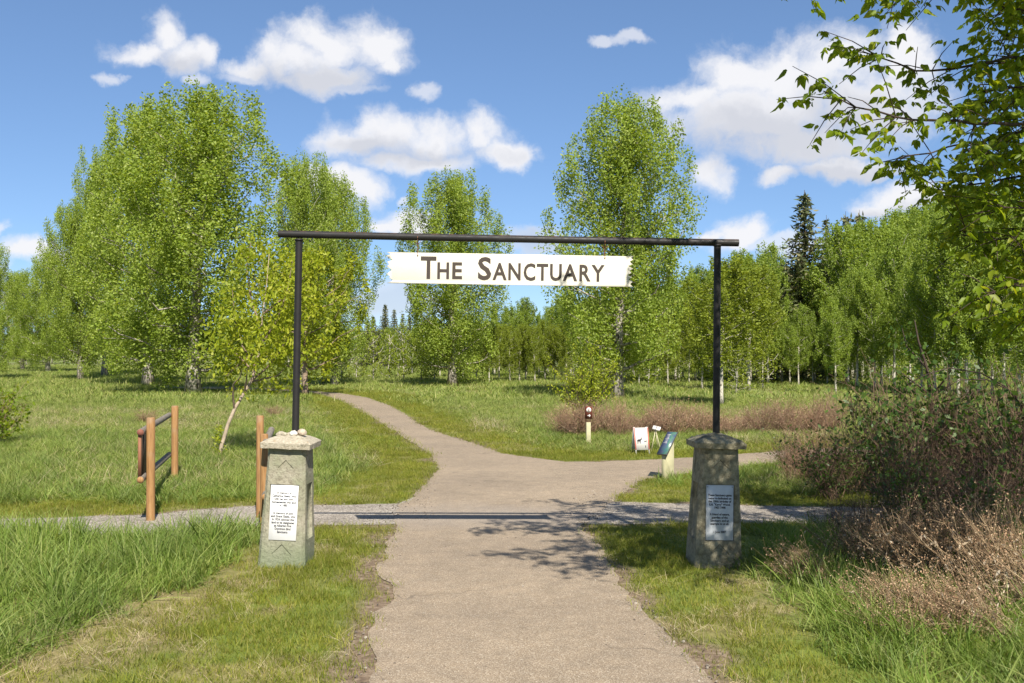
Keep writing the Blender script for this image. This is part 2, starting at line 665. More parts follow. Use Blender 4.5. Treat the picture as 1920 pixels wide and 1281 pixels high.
    up = t.math('MULTIPLY', t.rng(sp.outputs[2], 0.55, 0.95), t.rng(n1, 0.45, 0.62))
    c = t.mix(t.math('MULTIPLY', up, 0.8), (0.016, 0.015, 0.015), (0.13, 0.065, 0.04))
    c = t.mix(t.math('MULTIPLY', t.rng(t.noise(p, 5, 5, 0.7), 0.58, 0.78), 0.22), c, (0.09, 0.08, 0.078))
    M['pipe'] = t.bsdf(c, t.rng(n1, 0.3, 0.7, 0.42, 0.7), 0.28, 0, n1, 0.2, 0.004)

    t = NT('orange_wood')
    p = t.coord()
    mp = t.n('ShaderNodeMapping')
    mp.inputs['Scale'].default_value = (14, 14, 1.2)
    t.l(p, mp.inputs['Vector'])
    g = t.noise(mp.outputs[0], 4, 6, 0.65)
    c = t.ramp(g, [(0.3, (0.175, 0.088, 0.034)), (0.5, (0.280, 0.152, 0.058)), (0.75, (0.351, 0.213, 0.096))])
    c = t.mix(t.rng(t.noise(p, 3.0, 3), 0.55, 0.8), c, (0.260, 0.213, 0.159))
    M['wood'] = t.bsdf(c, 0.7, 0.3, 0, g, 0.3, 0.004)
    t = NT('grey_wood')
    p = t.coord()
    g = t.noise(p, 25, 5, 0.6)
    c = t.ramp(g, [(0.3, (0.098, 0.082, 0.066)), (0.6, (0.221, 0.197, 0.164)), (0.8, (0.295, 0.262, 0.213))])
    M['greywood'] = t.bsdf(c, 0.85, 0.2, 0, g, 0.4, 0.005)
    M['redwood'] = plain('red_end_grain', (0.20, 0.075, 0.05), 0.75)
    M['darkboard'] = plain('dark_board', (0.045, 0.031, 0.021), 0.7)
    M['litedge'] = plain('lit_board_edge', (0.221, 0.098, 0.053), 0.7)  # sunlit look of the board's edge, put into a lighter red-brown

    M['cream'] = plain('cream_paint', (0.672, 0.635, 0.541), 0.55, 0.3, var=0.04, scale=6, bs=0.08)
    M['letter'] = plain('dark_letter', (0.051, 0.039, 0.031), 0.6, var=0.1)
    M['plaque'] = plain('white_plaque', (0.656, 0.656, 0.648), 0.35, 0.4, var=0.05, scale=10, bs=0.05)
    M['plaque_grey'] = plain('grey_plaque', (0.492, 0.517, 0.541), 0.35, 0.4, var=0.12, scale=9, bs=0.05)
    M['plaque_text'] = plain('plaque_text', (0.049, 0.049, 0.053), 0.6)
    M['rust'] = plain('rusty_iron', (0.180, 0.082, 0.045), 0.8)
    M['steel'] = plain('galvanised_steel', (0.287, 0.279, 0.271), 0.5, 0.5, 0.5)
    M['quartz'] = plain('white_stone', (0.50, 0.47, 0.42), 0.7, var=0.25, scale=20)
    M['tanstone'] = plain('tan_stone', (0.40, 0.33, 0.25), 0.8, var=0.25, scale=20)
    M['paintwhite'] = plain('white_paint', (0.640, 0.623, 0.590), 0.6, var=0.08)
    M['red'] = plain('red_paint', (0.541, 0.164, 0.131), 0.6, var=0.08)
    M['black'] = plain('black_print', (0.016, 0.016, 0.016), 0.7)
    M['greyprint'] = plain('grey_print', (0.09, 0.09, 0.09), 0.7)
    M['brownsign'] = plain('brown_sign', (0.139, 0.041, 0.026), 0.6, var=0.08)
    M['palepost'] = plain('pale_post', (0.410, 0.385, 0.238), 0.75, var=0.12)
    M['darkmetal'] = plain('dark_metal', (0.049, 0.045, 0.041), 0.6, 0.4)

    t = NT('interpretive_print')
    p = t.coord()
    w = t.n('ShaderNodeSeparateXYZ')
    t.l(p, w.inputs[0])
    f = t.math('ADD', t.math('MULTIPLY', w.outputs[1], -3.2), t.math('MULTIPLY', t.noise(p, 9, 4), 0.85))
    c = t.ramp(f, [(0.05, (0.048, 0.055, 0.130)), (0.35, (0.072, 0.088, 0.150)), (0.48, (0.040, 0.132, 0.125)), (0.62, (0.080, 0.165, 0.110)), (0.8, (0.048, 0.072, 0.130))])
    M['infoprint'] = t.bsdf(c, 0.35, 0.5)

    # bark
    t = NT('poplar_bark')
    p = t.coord()
    mp = t.n('ShaderNodeMapping')
    mp.inputs['Scale'].default_value = (5, 5, 1.6)
    t.l(p, mp.inputs['Vector'])
    g = t.noise(mp.outputs[0], 2.6, 5, 0.65)
    c = t.ramp(g, [(0.40, (0.05, 0.042, 0.035)), (0.47, (0.30, 0.27, 0.225)), (0.7, (0.52, 0.48, 0.41))])
    M['bark'] = t.bsdf(c, 0.9, 0.2, 0, g, 0.6, 0.03)
    t = NT('aspen_bark')
    p = t.coord()
    mp = t.n('ShaderNodeMapping')
    mp.inputs['Scale'].default_value = (6, 6, 3)
    t.l(p, mp.inputs['Vector'])
    g = t.noise(mp.outputs[0], 2.2, 4, 0.6)
    c = t.ramp(g, [(0.36, (0.10, 0.085, 0.065)), (0.44, (0.36, 0.335, 0.27)), (0.7, (0.55, 0.52, 0.44))])
    M['aspenbark'] = t.bsdf(c, 0.85, 0.2, 0, g, 0.4, 0.02)
    M['brownbark'] = plain('brown_bark', (0.22, 0.165, 0.12), 0.9, 0.1, var=0.4, scale=25, bs=0.6)
    M['palebark'] = plain('pale_smooth_bark', (0.36, 0.29, 0.215), 0.85, 0.15, var=0.25, scale=18, bs=0.4)
    M['darkbark'] = plain('dark_bark', (0.06, 0.045, 0.035), 0.9, 0.1, var=0.35, scale=25, bs=0.6)
    M['twigred'] = leaf_mat('red_brown_twigs', [(0.17, 0.095, 0.062), (0.27, 0.165, 0.11), (0.36, 0.26, 0.175)], 0.0, 0.8, 0.15, var=0.3)
    M['twigdark'] = leaf_mat('dark_twigs', [(0.075, 0.05, 0.036), (0.15, 0.095, 0.065), (0.23, 0.16, 0.11)], 0.0, 0.8, 0.15, var=0.3)
    M['twiggrey'] = leaf_mat('weathered_twigs', [(0.12, 0.08, 0.048), (0.25, 0.172, 0.105), (0.38, 0.29, 0.185)], 0.0, 0.8, 0.15, var=0.3)
    M['seedhead'] = leaf_mat('dry_seed_heads', [(0.30, 0.18, 0.11), (0.42, 0.27, 0.17), (0.52, 0.40, 0.27)], 0.25, 0.8, 0.1, (1.1, 1.0, 0.9), 0.2)
    M['deadleaf'] = leaf_mat('curled_dead_leaves', [(0.24, 0.16, 0.10), (0.42, 0.33, 0.23), (0.58, 0.52, 0.42)], 0.25, 0.8, 0.1, (1.1, 1.0, 0.9), 0.2)
    # foliage
    M['poplar'] = leaf_mat('poplar_leaves', [(0.185, 0.265, 0.034), (0.245, 0.335, 0.048), (0.285, 0.37, 0.064), (0.36, 0.42, 0.125)], 0.5, 0.5, 0.25, (1.3, 1.2, 0.4), 0.3)
    M['aspen'] = leaf_mat('aspen_leaves', [(0.15, 0.225, 0.03), (0.205, 0.29, 0.042), (0.25, 0.335, 0.058), (0.30, 0.37, 0.085)], 0.5, 0.5, 0.25, (1.3, 1.2, 0.4), 0.35)
    M['aspenyellow'] = leaf_mat('young_aspen_leaves', [(0.135, 0.185, 0.016), (0.19, 0.24, 0.022), (0.235, 0.285, 0.034), (0.265, 0.315, 0.05)], 0.45, 0.5, 0.25, (1.25, 1.15, 0.4), 0.3)
    M['yellowleaf'] = leaf_mat('yellow_green_leaves', [(0.18, 0.235, 0.012), (0.26, 0.315, 0.018), (0.31, 0.35, 0.026), (0.36, 0.37, 0.04)], 0.45, 0.5, 0.25, (1.2, 1.15, 0.4), 0.3)
    M['maple'] = leaf_mat('maple_leaves', [(0.125, 0.195, 0.012), (0.17, 0.25, 0.016), (0.215, 0.295, 0.022), (0.31, 0.345, 0.036)], 0.58, 0.45, 0.3, (1.5, 1.35, 0.35), 0.35)
    M['shrubleaf'] = leaf_mat('shrub_leaves', [(0.04, 0.085, 0.012), (0.065, 0.12, 0.018), (0.095, 0.16, 0.026)], 0.35, 0.45, 0.35, var=0.3)
    M['spruce'] = leaf_mat('spruce_needles', [(0.07, 0.095, 0.042), (0.11, 0.135, 0.06), (0.155, 0.165, 0.08), (0.22, 0.195, 0.10)], 0.2, 0.65, 0.15, (1.1, 1.1, 0.8), 0.3)
    # grass
    M['tallgrass'] = leaf_mat('tall_green_blades', [(0.12, 0.195, 0.030), (0.165, 0.245, 0.046), (0.215, 0.28, 0.066), (0.30, 0.33, 0.11)], 0.42, 0.5, 0.3, (1.2, 1.2, 0.5), 0.45, True)
    M['lawn'] = leaf_mat('mown_blades', [(0.125, 0.165, 0.015), (0.17, 0.205, 0.022), (0.22, 0.24, 0.034), (0.31, 0.27, 0.085)], 0.4, 0.55, 0.2, (1.2, 1.1, 0.5), 0.4, True)
    M['meadow'] = leaf_mat('meadow_blades', [(0.145, 0.21, 0.042), (0.20, 0.265, 0.06), (0.25, 0.30, 0.08), (0.39, 0.37, 0.17)], 0.4, 0.55, 0.2, (1.2, 1.15, 0.5), 0.5, True)
    M['straw'] = leaf_mat('dry_straw', [(0.24, 0.17, 0.095), (0.37, 0.295, 0.17), (0.48, 0.40, 0.25), (0.58, 0.51, 0.36)], 0.25, 0.7, 0.2, (1.1, 1.0, 0.8), 0.3, True)


make_materials()

# ================================================================ ground, trails
rs = np.random.RandomState(3)

left_px = [(700, 1281), (690, 1215), (708, 1150), (746, 1117), (738, 1098), (704, 1078), (716, 1040), (736, 1005), (741, 985), (742, 950), (770, 938), (797, 910), (816, 888), (824, 872),
           (810, 856), (780, 836), (742, 811), (703, 786), (667, 766), (640, 752), (605, 741.5), (560, 736.5), (500, 733.5), (420, 731), (330, 729.5)]
right_px = [(330, 726.2), (420, 727), (500, 729.0), (570, 732.5), (640, 737.5), (690, 746), (730, 760), (760, 776), (786, 796), (822, 812), (870, 825), (905, 838), (940, 850), (1000, 859), (1060, 866.5), (1130, 866),
            (1250, 861), (1350, 854), (1460, 846), (1600, 839), (1800, 832), (2000, 826), (2000, 842), (1800, 850), (1600, 857), (1460, 868), (1380, 876), (1300, 886), (1240, 894), (1195, 903), (1186, 915), (1168, 930), (1150, 939),
            (1084, 985), (1112, 1010), (1140, 1050), (1165, 1095), (1200, 1132), (1245, 1187), (1290, 1238), (1330, 1281)]


def densify(poly, step, amp, size, rng):
    out = []
    n = len(poly)
    for i in range(n):
        a = np.array(poly[i][:2])
        b = np.array(poly[(i + 1) % n][:2])
        m = max(1, int(np.linalg.norm(b - a) / step))
        for k in range(m):
            out.append(a + (b - a) * k / m)
    out = np.array(out)
    d = np.roll(out, -1, 0) - np.roll(out, 1, 0)
    nrm = np.stack([d[:, 1], -d[:, 0]], 1)
    nrm /= np.linalg.norm(nrm, axis=1)[:, None] + 1e-9
    w = (fbm(out[:, 0], out[:, 1], size, 4) - 0.5) * 2 * amp
    return out + nrm * w[:, None]


asph = [(-0.9, -12.0), (-0.85, 2.0)] + [G(*p)[:2] for p in left_px] + [G(*p)[:2] for p in right_px] + [(1.3, 2.0), (1.3, -12.0)]
ASPH = densify(asph, 0.05, 0.085, 0.32, rs)
grav_l = [G(*p)[:2] for p in [(790, 928), (745, 944), (590, 947), (450, 949), (380, 955), (300, 963), (150, 969), (0, 972), (-300, 980), (-300, 1012), (0, 1010), (150, 1006), (300, 1004), (400, 992), (500, 988), (590, 985), (741, 984), (800, 990)]]
grav_r = [G(*p)[:2] for p in [(1110, 925), (1150, 941), (1290, 945), (1500, 949), (1750, 955), (2050, 960), (2050, 990), (1750, 986), (1500, 982), (1290, 981), (1088, 984), (1050, 990)]]
GRAVL = densify(grav_l, 0.06, 0.10, 0.35, rs)
GRAVR = densify(grav_r, 0.06, 0.10, 0.35, rs)


def sheet(name, poly, z, mat):
    tr = tri_poly(poly)
    v = [(p[0], p[1], z) for p in poly]
    me = mesh_np(name, v, None, [tuple(k) for k in tr])
    bm = bmesh.new()
    bm.from_mesh(me)
    for f in bm.faces:
        f.normal_update()
        if f.normal.z < 0:
            f.normal_flip()
    bm.to_mesh(me)
    bm.free()
    return tag(link(name, me, mat), kind='structure')


sheet('asphalt_path', ASPH, 0.005, M['asphalt'])
sheet('gravel_trail', GRAVL, 0.001, M['gravel'])
sheet('gravel_trail', GRAVR, 0.001, M['gravel'])


def on_path(x, y):
    return in_poly(x, y, ASPH) | in_poly(x, y, GRAVL) | in_poly(x, y, GRAVR)


ASPH_S = np.array(asph)
GL_S = np.array(grav_l)
GR_S = np.array(grav_r)


def path_dist(x, y):
    d = poly_dist(x, y, ASPH_S)
    d = np.minimum(d, poly_dist(x, y, GL_S) + 0.05)
    return np.minimum(d, poly_dist(x, y, GR_S) + 0.05)


# the tall uncut patches of the foreground (photo outline -> ground)
TALL_L = [G(*p)[:2] for p in [(-400, 1012), (150, 1010), (300, 1006), (400, 996), (492, 992), (492, 1062), (400, 1096), (330, 1125), (210, 1170), (90, 1218), (20, 1281), (-300, 1400)]]
TALL_R = [G(*p)[:2] for p in [(1400, 995), (1560, 988), (2100, 992), (2300, 1400), (1640, 1400), (1590, 1281), (1520, 1225), (1440, 1145), (1385, 1095), (1330, 1060), (1395, 1030)]]
TALL_M = [G(*p)[:2] for p in [(-400, 962), (0, 950), (120, 940), (300, 952), (420, 942), (600, 932), (660, 880), (600, 820), (590, 790), (420, 760), (0, 750), (-500, 760)]]
TALL_I = [G(*p)[:2] for p in [(1225, 905), (1300, 892), (1480, 870), (1700, 860), (1700, 930), (1500, 930), (1400, 920), (1300, 915), (1235, 915)]]
TALL_B = [G(*p)[:2] for p in [(1010, 838), (1080, 828), (1190, 845), (1280, 838), (1470, 828), (1470, 800), (1100, 790), (1000, 810)]]
# trodden bare earth along the near edges
def ground_grid():
    def axis(lo, hi, step, ext, grow=1.16):
        core = np.arange(lo, hi + 1e-6, step)
        out = [core]
        for sgn, start, lim in ((-1, lo, ext[0]), (1, hi, ext[1])):
            s, v, l = step, start, []
            while (v > lim) if sgn < 0 else (v < lim):
                s *= grow
                v += sgn * s
                l.append(v)
            out.append(np.array(l))
        return np.unique(np.concatenate(out))
    xs = axis(-7.5, 7.5, 0.11, (-3000, 3000))
    ys = axis(4.5, 20, 0.11, (-300, 4000), 1.08)
    X, Y = np.meshgrid(xs, ys)
    x, y = X.ravel(), Y.ravel()
    near = (np.abs(x) < 60) & (y > -20) & (y < 90)
    d = np.full(x.shape, 50.0)
    d[near] = path_dist(x[near], y[near])
    ins = np.zeros(x.shape, bool)
    ins[near] = on_path(x[near], y[near])
    dd = np.where(ins, 0, d)
    z = -0.003 + np.clip(sstep(dd, 0.25, 2.5) * (fbm(x, y, 1.6, 3) - 0.45) * 0.10, -0.06, 0.08)
    z[ins] = -0.004
    z = np.where((np.hypot(x, y) > 90), -0.02, z)
    nx, ny = len(xs), len(ys)
    i = np.arange(ny - 1)[:, None] * nx + np.arange(nx - 1)[None, :]
    q = np.stack([i, i + 1, i + nx + 1, i + nx], -1).reshape(-1, 4)
    me = mesh_np('ground', np.stack([x, y, z], 1), q, None, True)
    nz = fbm(x, y, 0.9, 4)
    soil = sstep(0.22 + (nz - 0.5) * 0.75 - dd, -0.02, 0.2) * (y < 30)
    dry = sstep(fbm(x + 40, y, 2.2, 4), 0.5, 0.66) * 0.8
    dry = np.maximum(dry, dryness(x, y))
    far = sstep(y, 24, 45)
    for nm, a in (('soil', soil), ('dry', dry), ('far', far)):
        at = me.attributes.new(nm, 'FLOAT', 'POINT')
        at.data.foreach_set('value', a.astype(np.float32))
    o = link('ground', me, M['ground'])
    return tag(o, kind='structure')


def dryness(x, y):
    """flattened straw at the hem of the tall patch, and thin dead turf"""
    a = poly_dist(x, y, TALL_L)
    v = sstep(a, 0.75, 0.1) * (y < 9.0) * (fbm(x, y, 0.7, 3) > 0.40)
    v2 = sstep(fbm(x - 20, y + 9, 0.8, 4), 0.60, 0.70)
    return np.clip(v + v2 * 0.8, 0, 1)


ground_grid()

# ================================================================ gate
GY = 9.6


def gpx(px, py):
    v = P3(px, py, GY)
    return v.x, v.z


def lettering(name, body, size, mat, parent, loc, rot=(R(90), 0, 0), align='CENTER', spacing=1.0, xscale=1.0, depth=0.0012, fit_w=None, fit_h=None, bold=0.0):
    cu = bpy.data.curves.new(name, 'FONT')
    cu.body = body
    cu.size = size
    cu.align_x = align
    cu.extrude = depth
    cu.space_line = spacing
    cu.resolution_u = 3
    cu.offset = bold
    tmp = bpy.data.objects.new(name, cu)
    COL.objects.link(tmp)
    dg = bpy.context.evaluated_depsgraph_get()
    me = bpy.data.meshes.new_from_object(tmp.evaluated_get(dg))
    bpy.data.objects.remove(tmp)
    bpy.data.curves.remove(cu)
    n = len(me.vertices)
    co = np.empty(n * 3, np.float32)
    me.vertices.foreach_get('co', co)
    co = co.reshape(-1, 3)
    if fit_w:
        co[:, 0] = (co[:, 0] - co[:, 0].min()) / np.ptp(co[:, 0]) * fit_w
    if fit_h:
        co[:, 1] = (co[:, 1] - co[:, 1].min()) / np.ptp(co[:, 1]) * fit_h
    co[:, 0] *= xscale
    me.vertices.foreach_set('co', co.ravel())
    me.update()
    me.materials.clear()
    o = link(name, me, mat, parent)
    o.location = loc
    o.rotation_euler = rot
    return o


def cut(obj, cutters):
    """carve recesses, then drop the cutting shapes"""
    for c in cutters:
        md = obj.modifiers.new('b', 'BOOLEAN')
        md.operation = 'DIFFERENCE'
        md.solver = 'EXACT'
        md.object = c
    dg = bpy.context.evaluated_depsgraph_get()
    me = bpy.data.meshes.new_from_object(obj.evaluated_get(dg))
    obj.modifiers.clear()
    old = obj.data
    obj.data = me
    bpy.data.meshes.remove(old)
    for c in cutters:
        m = c.data
        bpy.data.objects.remove(c)
        bpy.data.meshes.remove(m)


def pillar(base_x, lean, turn, label, group, text, bodymat, capmat, plaquemat, seed):
    root = empty('stone_pillar', (base_x, GY, 0.0), (0, R(lean), R(turn)))
    tag(root, label, 'pillar', group)
    rnd = random.Random(seed)
    wb, wt_, h = 0.445, 0.345, 1.09
    # tapered shaft with chipped, slightly wavy edges
    bm = bmesh.new()
    levels = 9
    prev = None
    for k in range(levels + 1):
        t = k / levels
        w = (wb + (wt_ - wb) * t) / 2
        z = -0.06 + (h + 0.06) * t
        ring = []
        ch = 0.028
        for sx, sy in ((-1, -1), (1, -1), (1, 1), (-1, 1)):
            if sx * sy > 0:
                pts = [(sx * w, sy * (w - ch)), (sx * (w - ch), sy * w)]
            else:
                pts = [(sx * (w - ch), sy * w), (sx * w, sy * (w - ch))]
            for x, y in pts:
                ring.append(bm.verts.new((x + rnd.uniform(-.003, .003), y + rnd.uniform(-.003, .003), z)))
        if prev:
            for i in range(8):
                bm.faces.new((prev[i], prev[(i + 1) % 8], ring[(i + 1) % 8], ring[i]))
        else:
            bm.faces.new(list(reversed(ring)))
        prev = ring
    bm.faces.new(prev)
    bmesh.ops.recalc_face_normals(bm, faces=bm.faces)
    me = bpy.data.meshes.new('shaft')
    bm.to_mesh(me)
    bm.free()
    shaft = link('shaft', me, bodymat)
    cutters = []
    slope = math.atan((wb - wt_) / 2 / h)

    def cutter(mb, side):
        o = mb.build('cutter')
        rz = {0: 0, 1: R(90), 2: R(180), 3: R(-90)}[side]
        o.data.transform(Matrix.Rotation(rz, 4, 'Z'))
        cutters.append(o)
    half = lambda z: (wb + (wt_ - wb) * (z + 0.06) / (h + 0.06)) / 2
    for side in range(4):
        m = MB()
        zc = 0.5
        rot = Euler((-slope, 0, 0))
        pw = 0.268 if side == 0 else 0.20
        m.box((0, -half(zc), zc), (pw, 0.036, 0.515), rot)
        cutter(m, side)
        for zc, a in ((0.905, 0.072), (0.12, 0.09)):
            # two narrow grooves meeting in a point, of slightly different depth
            for s_ in (-1, 1):
                m = MB()
                m.box((s_ * a * 0.5, 0, a * 0.5), (a * 1.42 + (0.004 if s_ > 0 else 0.0), 0.018 if s_ > 0 else 0.0195, 0.0075), Euler((0, s_ * R(45), 0)))
                for arr in m.v:
                    arr[:] = arr @ np.array(rot.to_matrix()).T + np.array((0, -half(zc), zc))
                cutter(m, side)
    cut(shaft, cutters)
    shaft.data.materials.clear()
    shaft.data.materials.append(bodymat)
    shaft.data.polygons.foreach_set('material_index', np.zeros(len(shaft.data.polygons), np.int32))
    shaft.parent = root
    # coping: overhanging slab with a low pyramid, edges worn
    cw, ct, cr = 0.475, 0.055, 0.085
    bm = bmesh.new()
    N = 10
    grid = {}
    for i in range(N + 1):
        for j in range(N + 1):
            u = i / N * 2 - 1
            v = j / N * 2 - 1
            e = max(abs(u), abs(v))
            z = h + ct + cr * (1 - e) ** 0.9 + rnd.uniform(-.004, .004)
            k = 1 - 0.03 * (abs(u) * abs(v)) + rnd.uniform(-.008, .008) * (e > 0.95)
            grid[i, j] = bm.verts.new((u * cw / 2 * k, v * cw / 2 * k, z - (0.008 if e > 0.95 else 0)))
    for i in range(N):
        for j in range(N):
            bm.faces.new((grid[i, j], grid[i + 1, j], grid[i + 1, j + 1], grid[i, j + 1]))
    ring = [grid[i, 0] for i in range(N)] + [grid[N, j] for j in range(N)] + [grid[i, N] for i in range(N, 0, -1)] + [grid[0, j] for j in range(N, 0, -1)]
    low = []
    for v in ring:
        s = 0.985 + rnd.uniform(-.012, .006)
        low.append(bm.verts.new((v.co.x * s, v.co.y * s, h - 0.002 + rnd.uniform(-.003, .003))))
    n = len(ring)
    for i in range(n):
        bm.faces.new((ring[(i + 1) % n], ring[i], low[i], low[(i + 1) % n]))
    bm.faces.new(low)
    bmesh.ops.recalc_face_normals(bm, faces=bm.faces)
    me = bpy.data.meshes.new('coping')
    bm.to_mesh(me)
    bm.free()
    for p in me.polygons:
        p.use_smooth = False
    link('coping', me, capmat, root)
    # plaque lying in its recess
    m = MB()
    m.box((0, 0, 0), (0.256, 0.010, 0.503))
    pl = m.build('plaque', plaquemat, root)
    bevel(pl, 0.002, 1)
    pl.location = (0, -half(0.5) + 0.012, 0.5)
    pl.rotation_euler = (-slope, 0, 0)
    for k, (body, z, size) in enumerate(text):
        lettering('lettering', body, size, M['plaque_text'], pl, (0, -0.0062, z), spacing=1.0, xscale=0.86, bold=0.0007)
    for x in (-0.115, 0.115):
        s = MB()
        s.tube([(x, -0.0052, 0.235), (x, -0.0085, 0.235)], 0.005, 8)
        s.build('screw', M['steel'], pl)
    return root


GRP = 'stone pillars of the gate'
TXT_L = [("In memory of\nCatherine Gaetz, who\nwith her son John,\nhomesteaded this land\nin 1885.", 0.172, 0.0285),
         ("In memory of John\nand Grace Gaetz, who\nin 1924, allowed this\nland to be designated\nas Alberta's first\nDominion Bird\nSanctuary.", -0.014, 0.0285)]
TXT_R = [("These Sanctuary gates\nwere re-dedicated on\nthe 100th birthday of\nE.A. \"Kerry\" Wood.\n1907-1998", 0.150, 0.0285),
         ("A friend of nature,\nguardian of the\nSanctuary, and an\nexample to us all.", -0.025, 0.0285),
         ("1 June 2007", -0.185, 0.0285)]
pL = pillar(gpx(538, 0)[0], 2.2, -2, 'sunlit mossy green stone pillar with white plaque and loose stones on top', GRP, TXT_L, M['concrete'], M['cap'], M['plaque'], 3)
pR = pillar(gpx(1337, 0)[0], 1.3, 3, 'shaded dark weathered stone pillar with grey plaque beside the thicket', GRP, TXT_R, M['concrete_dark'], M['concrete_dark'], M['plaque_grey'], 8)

# pipe frame
fr = empty('gate_frame', (gpx(554, 0)[0], GY, 1.2))
tag(fr, 'black iron pipe frame with two posts and a long top bar', 'gate frame')


def pipe(name, a, b, r, mat, parent, sides=20, segs=12, sag=0.0):
    a = Vector(a)
    b = Vector(b)
    pts = []
    for k in range(segs + 1):
        t = k / segs
        p = a.lerp(b, t)
        p.z -= sag * 4 * t * (1 - t)
        pts.append(p)
    m = MB()
    m.tube(pts, r, sides)
    o = m.build(name, mat, parent, True)
    o.data.set_sharp_from_angle(angle=R(40))
    if parent is not None:
        o.matrix_parent_inverse = Matrix.Translation(-parent.location)
    return o


lx0, lz0 = gpx(554, 812)
lx1, lz1 = gpx(560.5, 446)
rx0, rz0 = gpx(1342.5, 818)
rx1, rz1 = gpx(1345.5, 456)
pipe('post', (lx0, GY, lz0 - 0.06), (lx1, GY, lz1 - 0.01), 0.033, M['pipe'], fr)
pipe('post', (rx0, GY, rz0 - 0.06), (rx1, GY, rz1 - 0.01), 0.033, M['pipe'], fr)
bx0, bz0 = gpx(522, 438.5)
bx1, bz1 = gpx(1385, 455.5)
beam = pipe('top_bar', (bx0, GY, bz0), (bx1, GY, bz1), 0.034, M['pipe'], fr, segs=24, sag=0.004)
for (x, z) in ((lx1, lz1), (rx1, rz1)):
    m = MB()
    m.tube([(x, GY, z - 0.028), (x, GY, z - 0.012)], 0.041, 16)
    o = m.build('weld_collar', M['pipe'], fr, True)
    o.matrix_parent_inverse = Matrix.Translation(-fr.location)

# name board, both ends cut like split timber
sx0, sz0 = gpx(732, 502)
sx1, sz1 = gpx(1182, 509)
cx, cz = (sx0 + sx1) / 2, (sz0 + sz1) / 2
tilt = math.atan2(-(sz1 - sz0), sx1 - sx0)
sgn = empty('hanging_sign', (cx, GY - 0.005, cz), (0, tilt, 0))
tag(sgn, 'cream name board with ragged ends and dark capital letters under the top bar', 'sign')
PXM = GY / F
w2 = (1182 - 732) / 2 * PXM
h2 = 29.0 * PXM
teeth_l = [(-6, -29), (4, -25.5), (5, -22.5), (-3, -19), (1, -17), (-7, -12), (-1, -8), (3, -4), (-7, 2), (-2, 6), (-6, 11), (5, 14.5), (-4, 18), (-8, 22), (1, 25), (-7, 29)]
teeth_l = [(x * PXM, z * PXM) for x, z in teeth_l]
teeth_r = [(5, 28), (0, 25), (5, 22), (-2, 18), (4, 13), (-5, 10), (5, 5), (-3, 1), (2, -3), (-6, -7), (3, -11), (-4, -15), (4, -20), (-1, -24), (5, -29)]
outline = [(-w2 + x, z) for x, z in teeth_l] + [(w2 + x * PXM, z * PXM) for x, z in teeth_r]
m = MB()
m.poly_prism(list(reversed(outline)), -0.014, 0.014)
board = m.build('board', M['cream'], sgn)
letters = [('T', 788.7, 818, 481, 523), ('H', 820, 842, 492, 523.3), ('E', 848, 866.5, 492, 523.5), ('S', 896, 921, 482, 525.5), ('A', 923.5, 950, 493, 525.3), ('N', 953, 976, 493.5, 525.6), ('C', 981.5, 1003.6, 493.8, 526.7),
           ('T', 1006, 1027.5, 494.7, 526.4), ('U', 1031, 1053, 495, 527), ('A', 1055, 1082, 495.5, 527.2), ('R', 1086, 1107, 496.5, 527.6), ('Y', 1108.5, 1133, 497, 528.2)]
inv = Euler((0, tilt, 0)).to_matrix().inverted()
for ch, xa, xb, ya, yb in letters:
    x, z = gpx(xa, yb)
    p = inv @ Vector((x - cx, 0, z - cz))
    lettering('letter', ch, 0.2, M['letter'], board, (p.x, -0.0155, p.z), align='LEFT', fit_w=(xb - xa) * PXM, fit_h=(yb - ya) * PXM, depth=0.0018, bold=0.0045)
for px, pyb, pys in ((783.5, 449, 479), (1134, 457, 484)):
    xa, za = gpx(px, pyb)
    xb, zb = gpx(px, pys)
    m = MB()
    top = inv @ Vector((xa - cx, 0.005, za - cz))
    lowp = inv @ Vector((xb - cx, 0.005, zb - cz))
    d = lowp - top
    # strap collar round the bar, then twisted wire down to a bolt
    ring = [(top.x + 0.0, top.y + 0.0375 * math.sin(a), top.z + 0.006 + 0.0375 * math.cos(a)) for a in np.linspace(0, 2 * PI, 17)]
    m.tube(ring, 0.0035, 6, False)
    n = 40
    for ph in (0, PI):
        wire = [(top.x + 0.004 * math.cos(ph + k * 0.9), top.y - 0.004 + 0.004 * math.sin(ph + k * 0.9), top.z - 0.030 + (lowp.z + 0.03 - top.z) * k / n - 0.0) for k in range(n + 1)]
        m.tube(wire, 0.003, 5)
    for s in (-1, 1):
        m.tube([(top.x + s * 0.028, top.y - 0.02, top.z - 0.020), (top.x, top.y - 0.004, top.z - 0.05)], 0.003, 5)
    m.tube([(lowp.x, -0.0225, lowp.z), (lowp.x, -0.0145, lowp.z)], 0.006, 8)
    m.tube([(lowp.x, top.y - 0.004, lowp.z + 0.03), (lowp.x, -0.019, lowp.z + 0.024), (lowp.x, -0.019, lowp.z)], 0.003, 5)
    m.build('hanger', M['rust'], sgn)


def rock(name, loc, size, mat, seed, label, group=None):
    rnd = np.random.RandomState(seed)
    bm = bmesh.new()
    bmesh.ops.create_icosphere(bm, subdivisions=2, radius=1.0)
    for v in bm.verts:
        k = 1 + 0.22 * math.sin(3.1 * v.co.x + seed) * math.cos(2.7 * v.co.y + seed * 2) + rnd.uniform(-0.07, 0.07)
        v.co = Vector((v.co.x * size[0] * k, v.co.y * size[1] * k, max(v.co.z, -0.75) * size[2] * k))
    me = bpy.data.meshes.new(name)
    bm.to_mesh(me)
    bm.free()
    o = link(name, me, mat)
    o.location = loc
    return tag(o, label, 'stone', group)


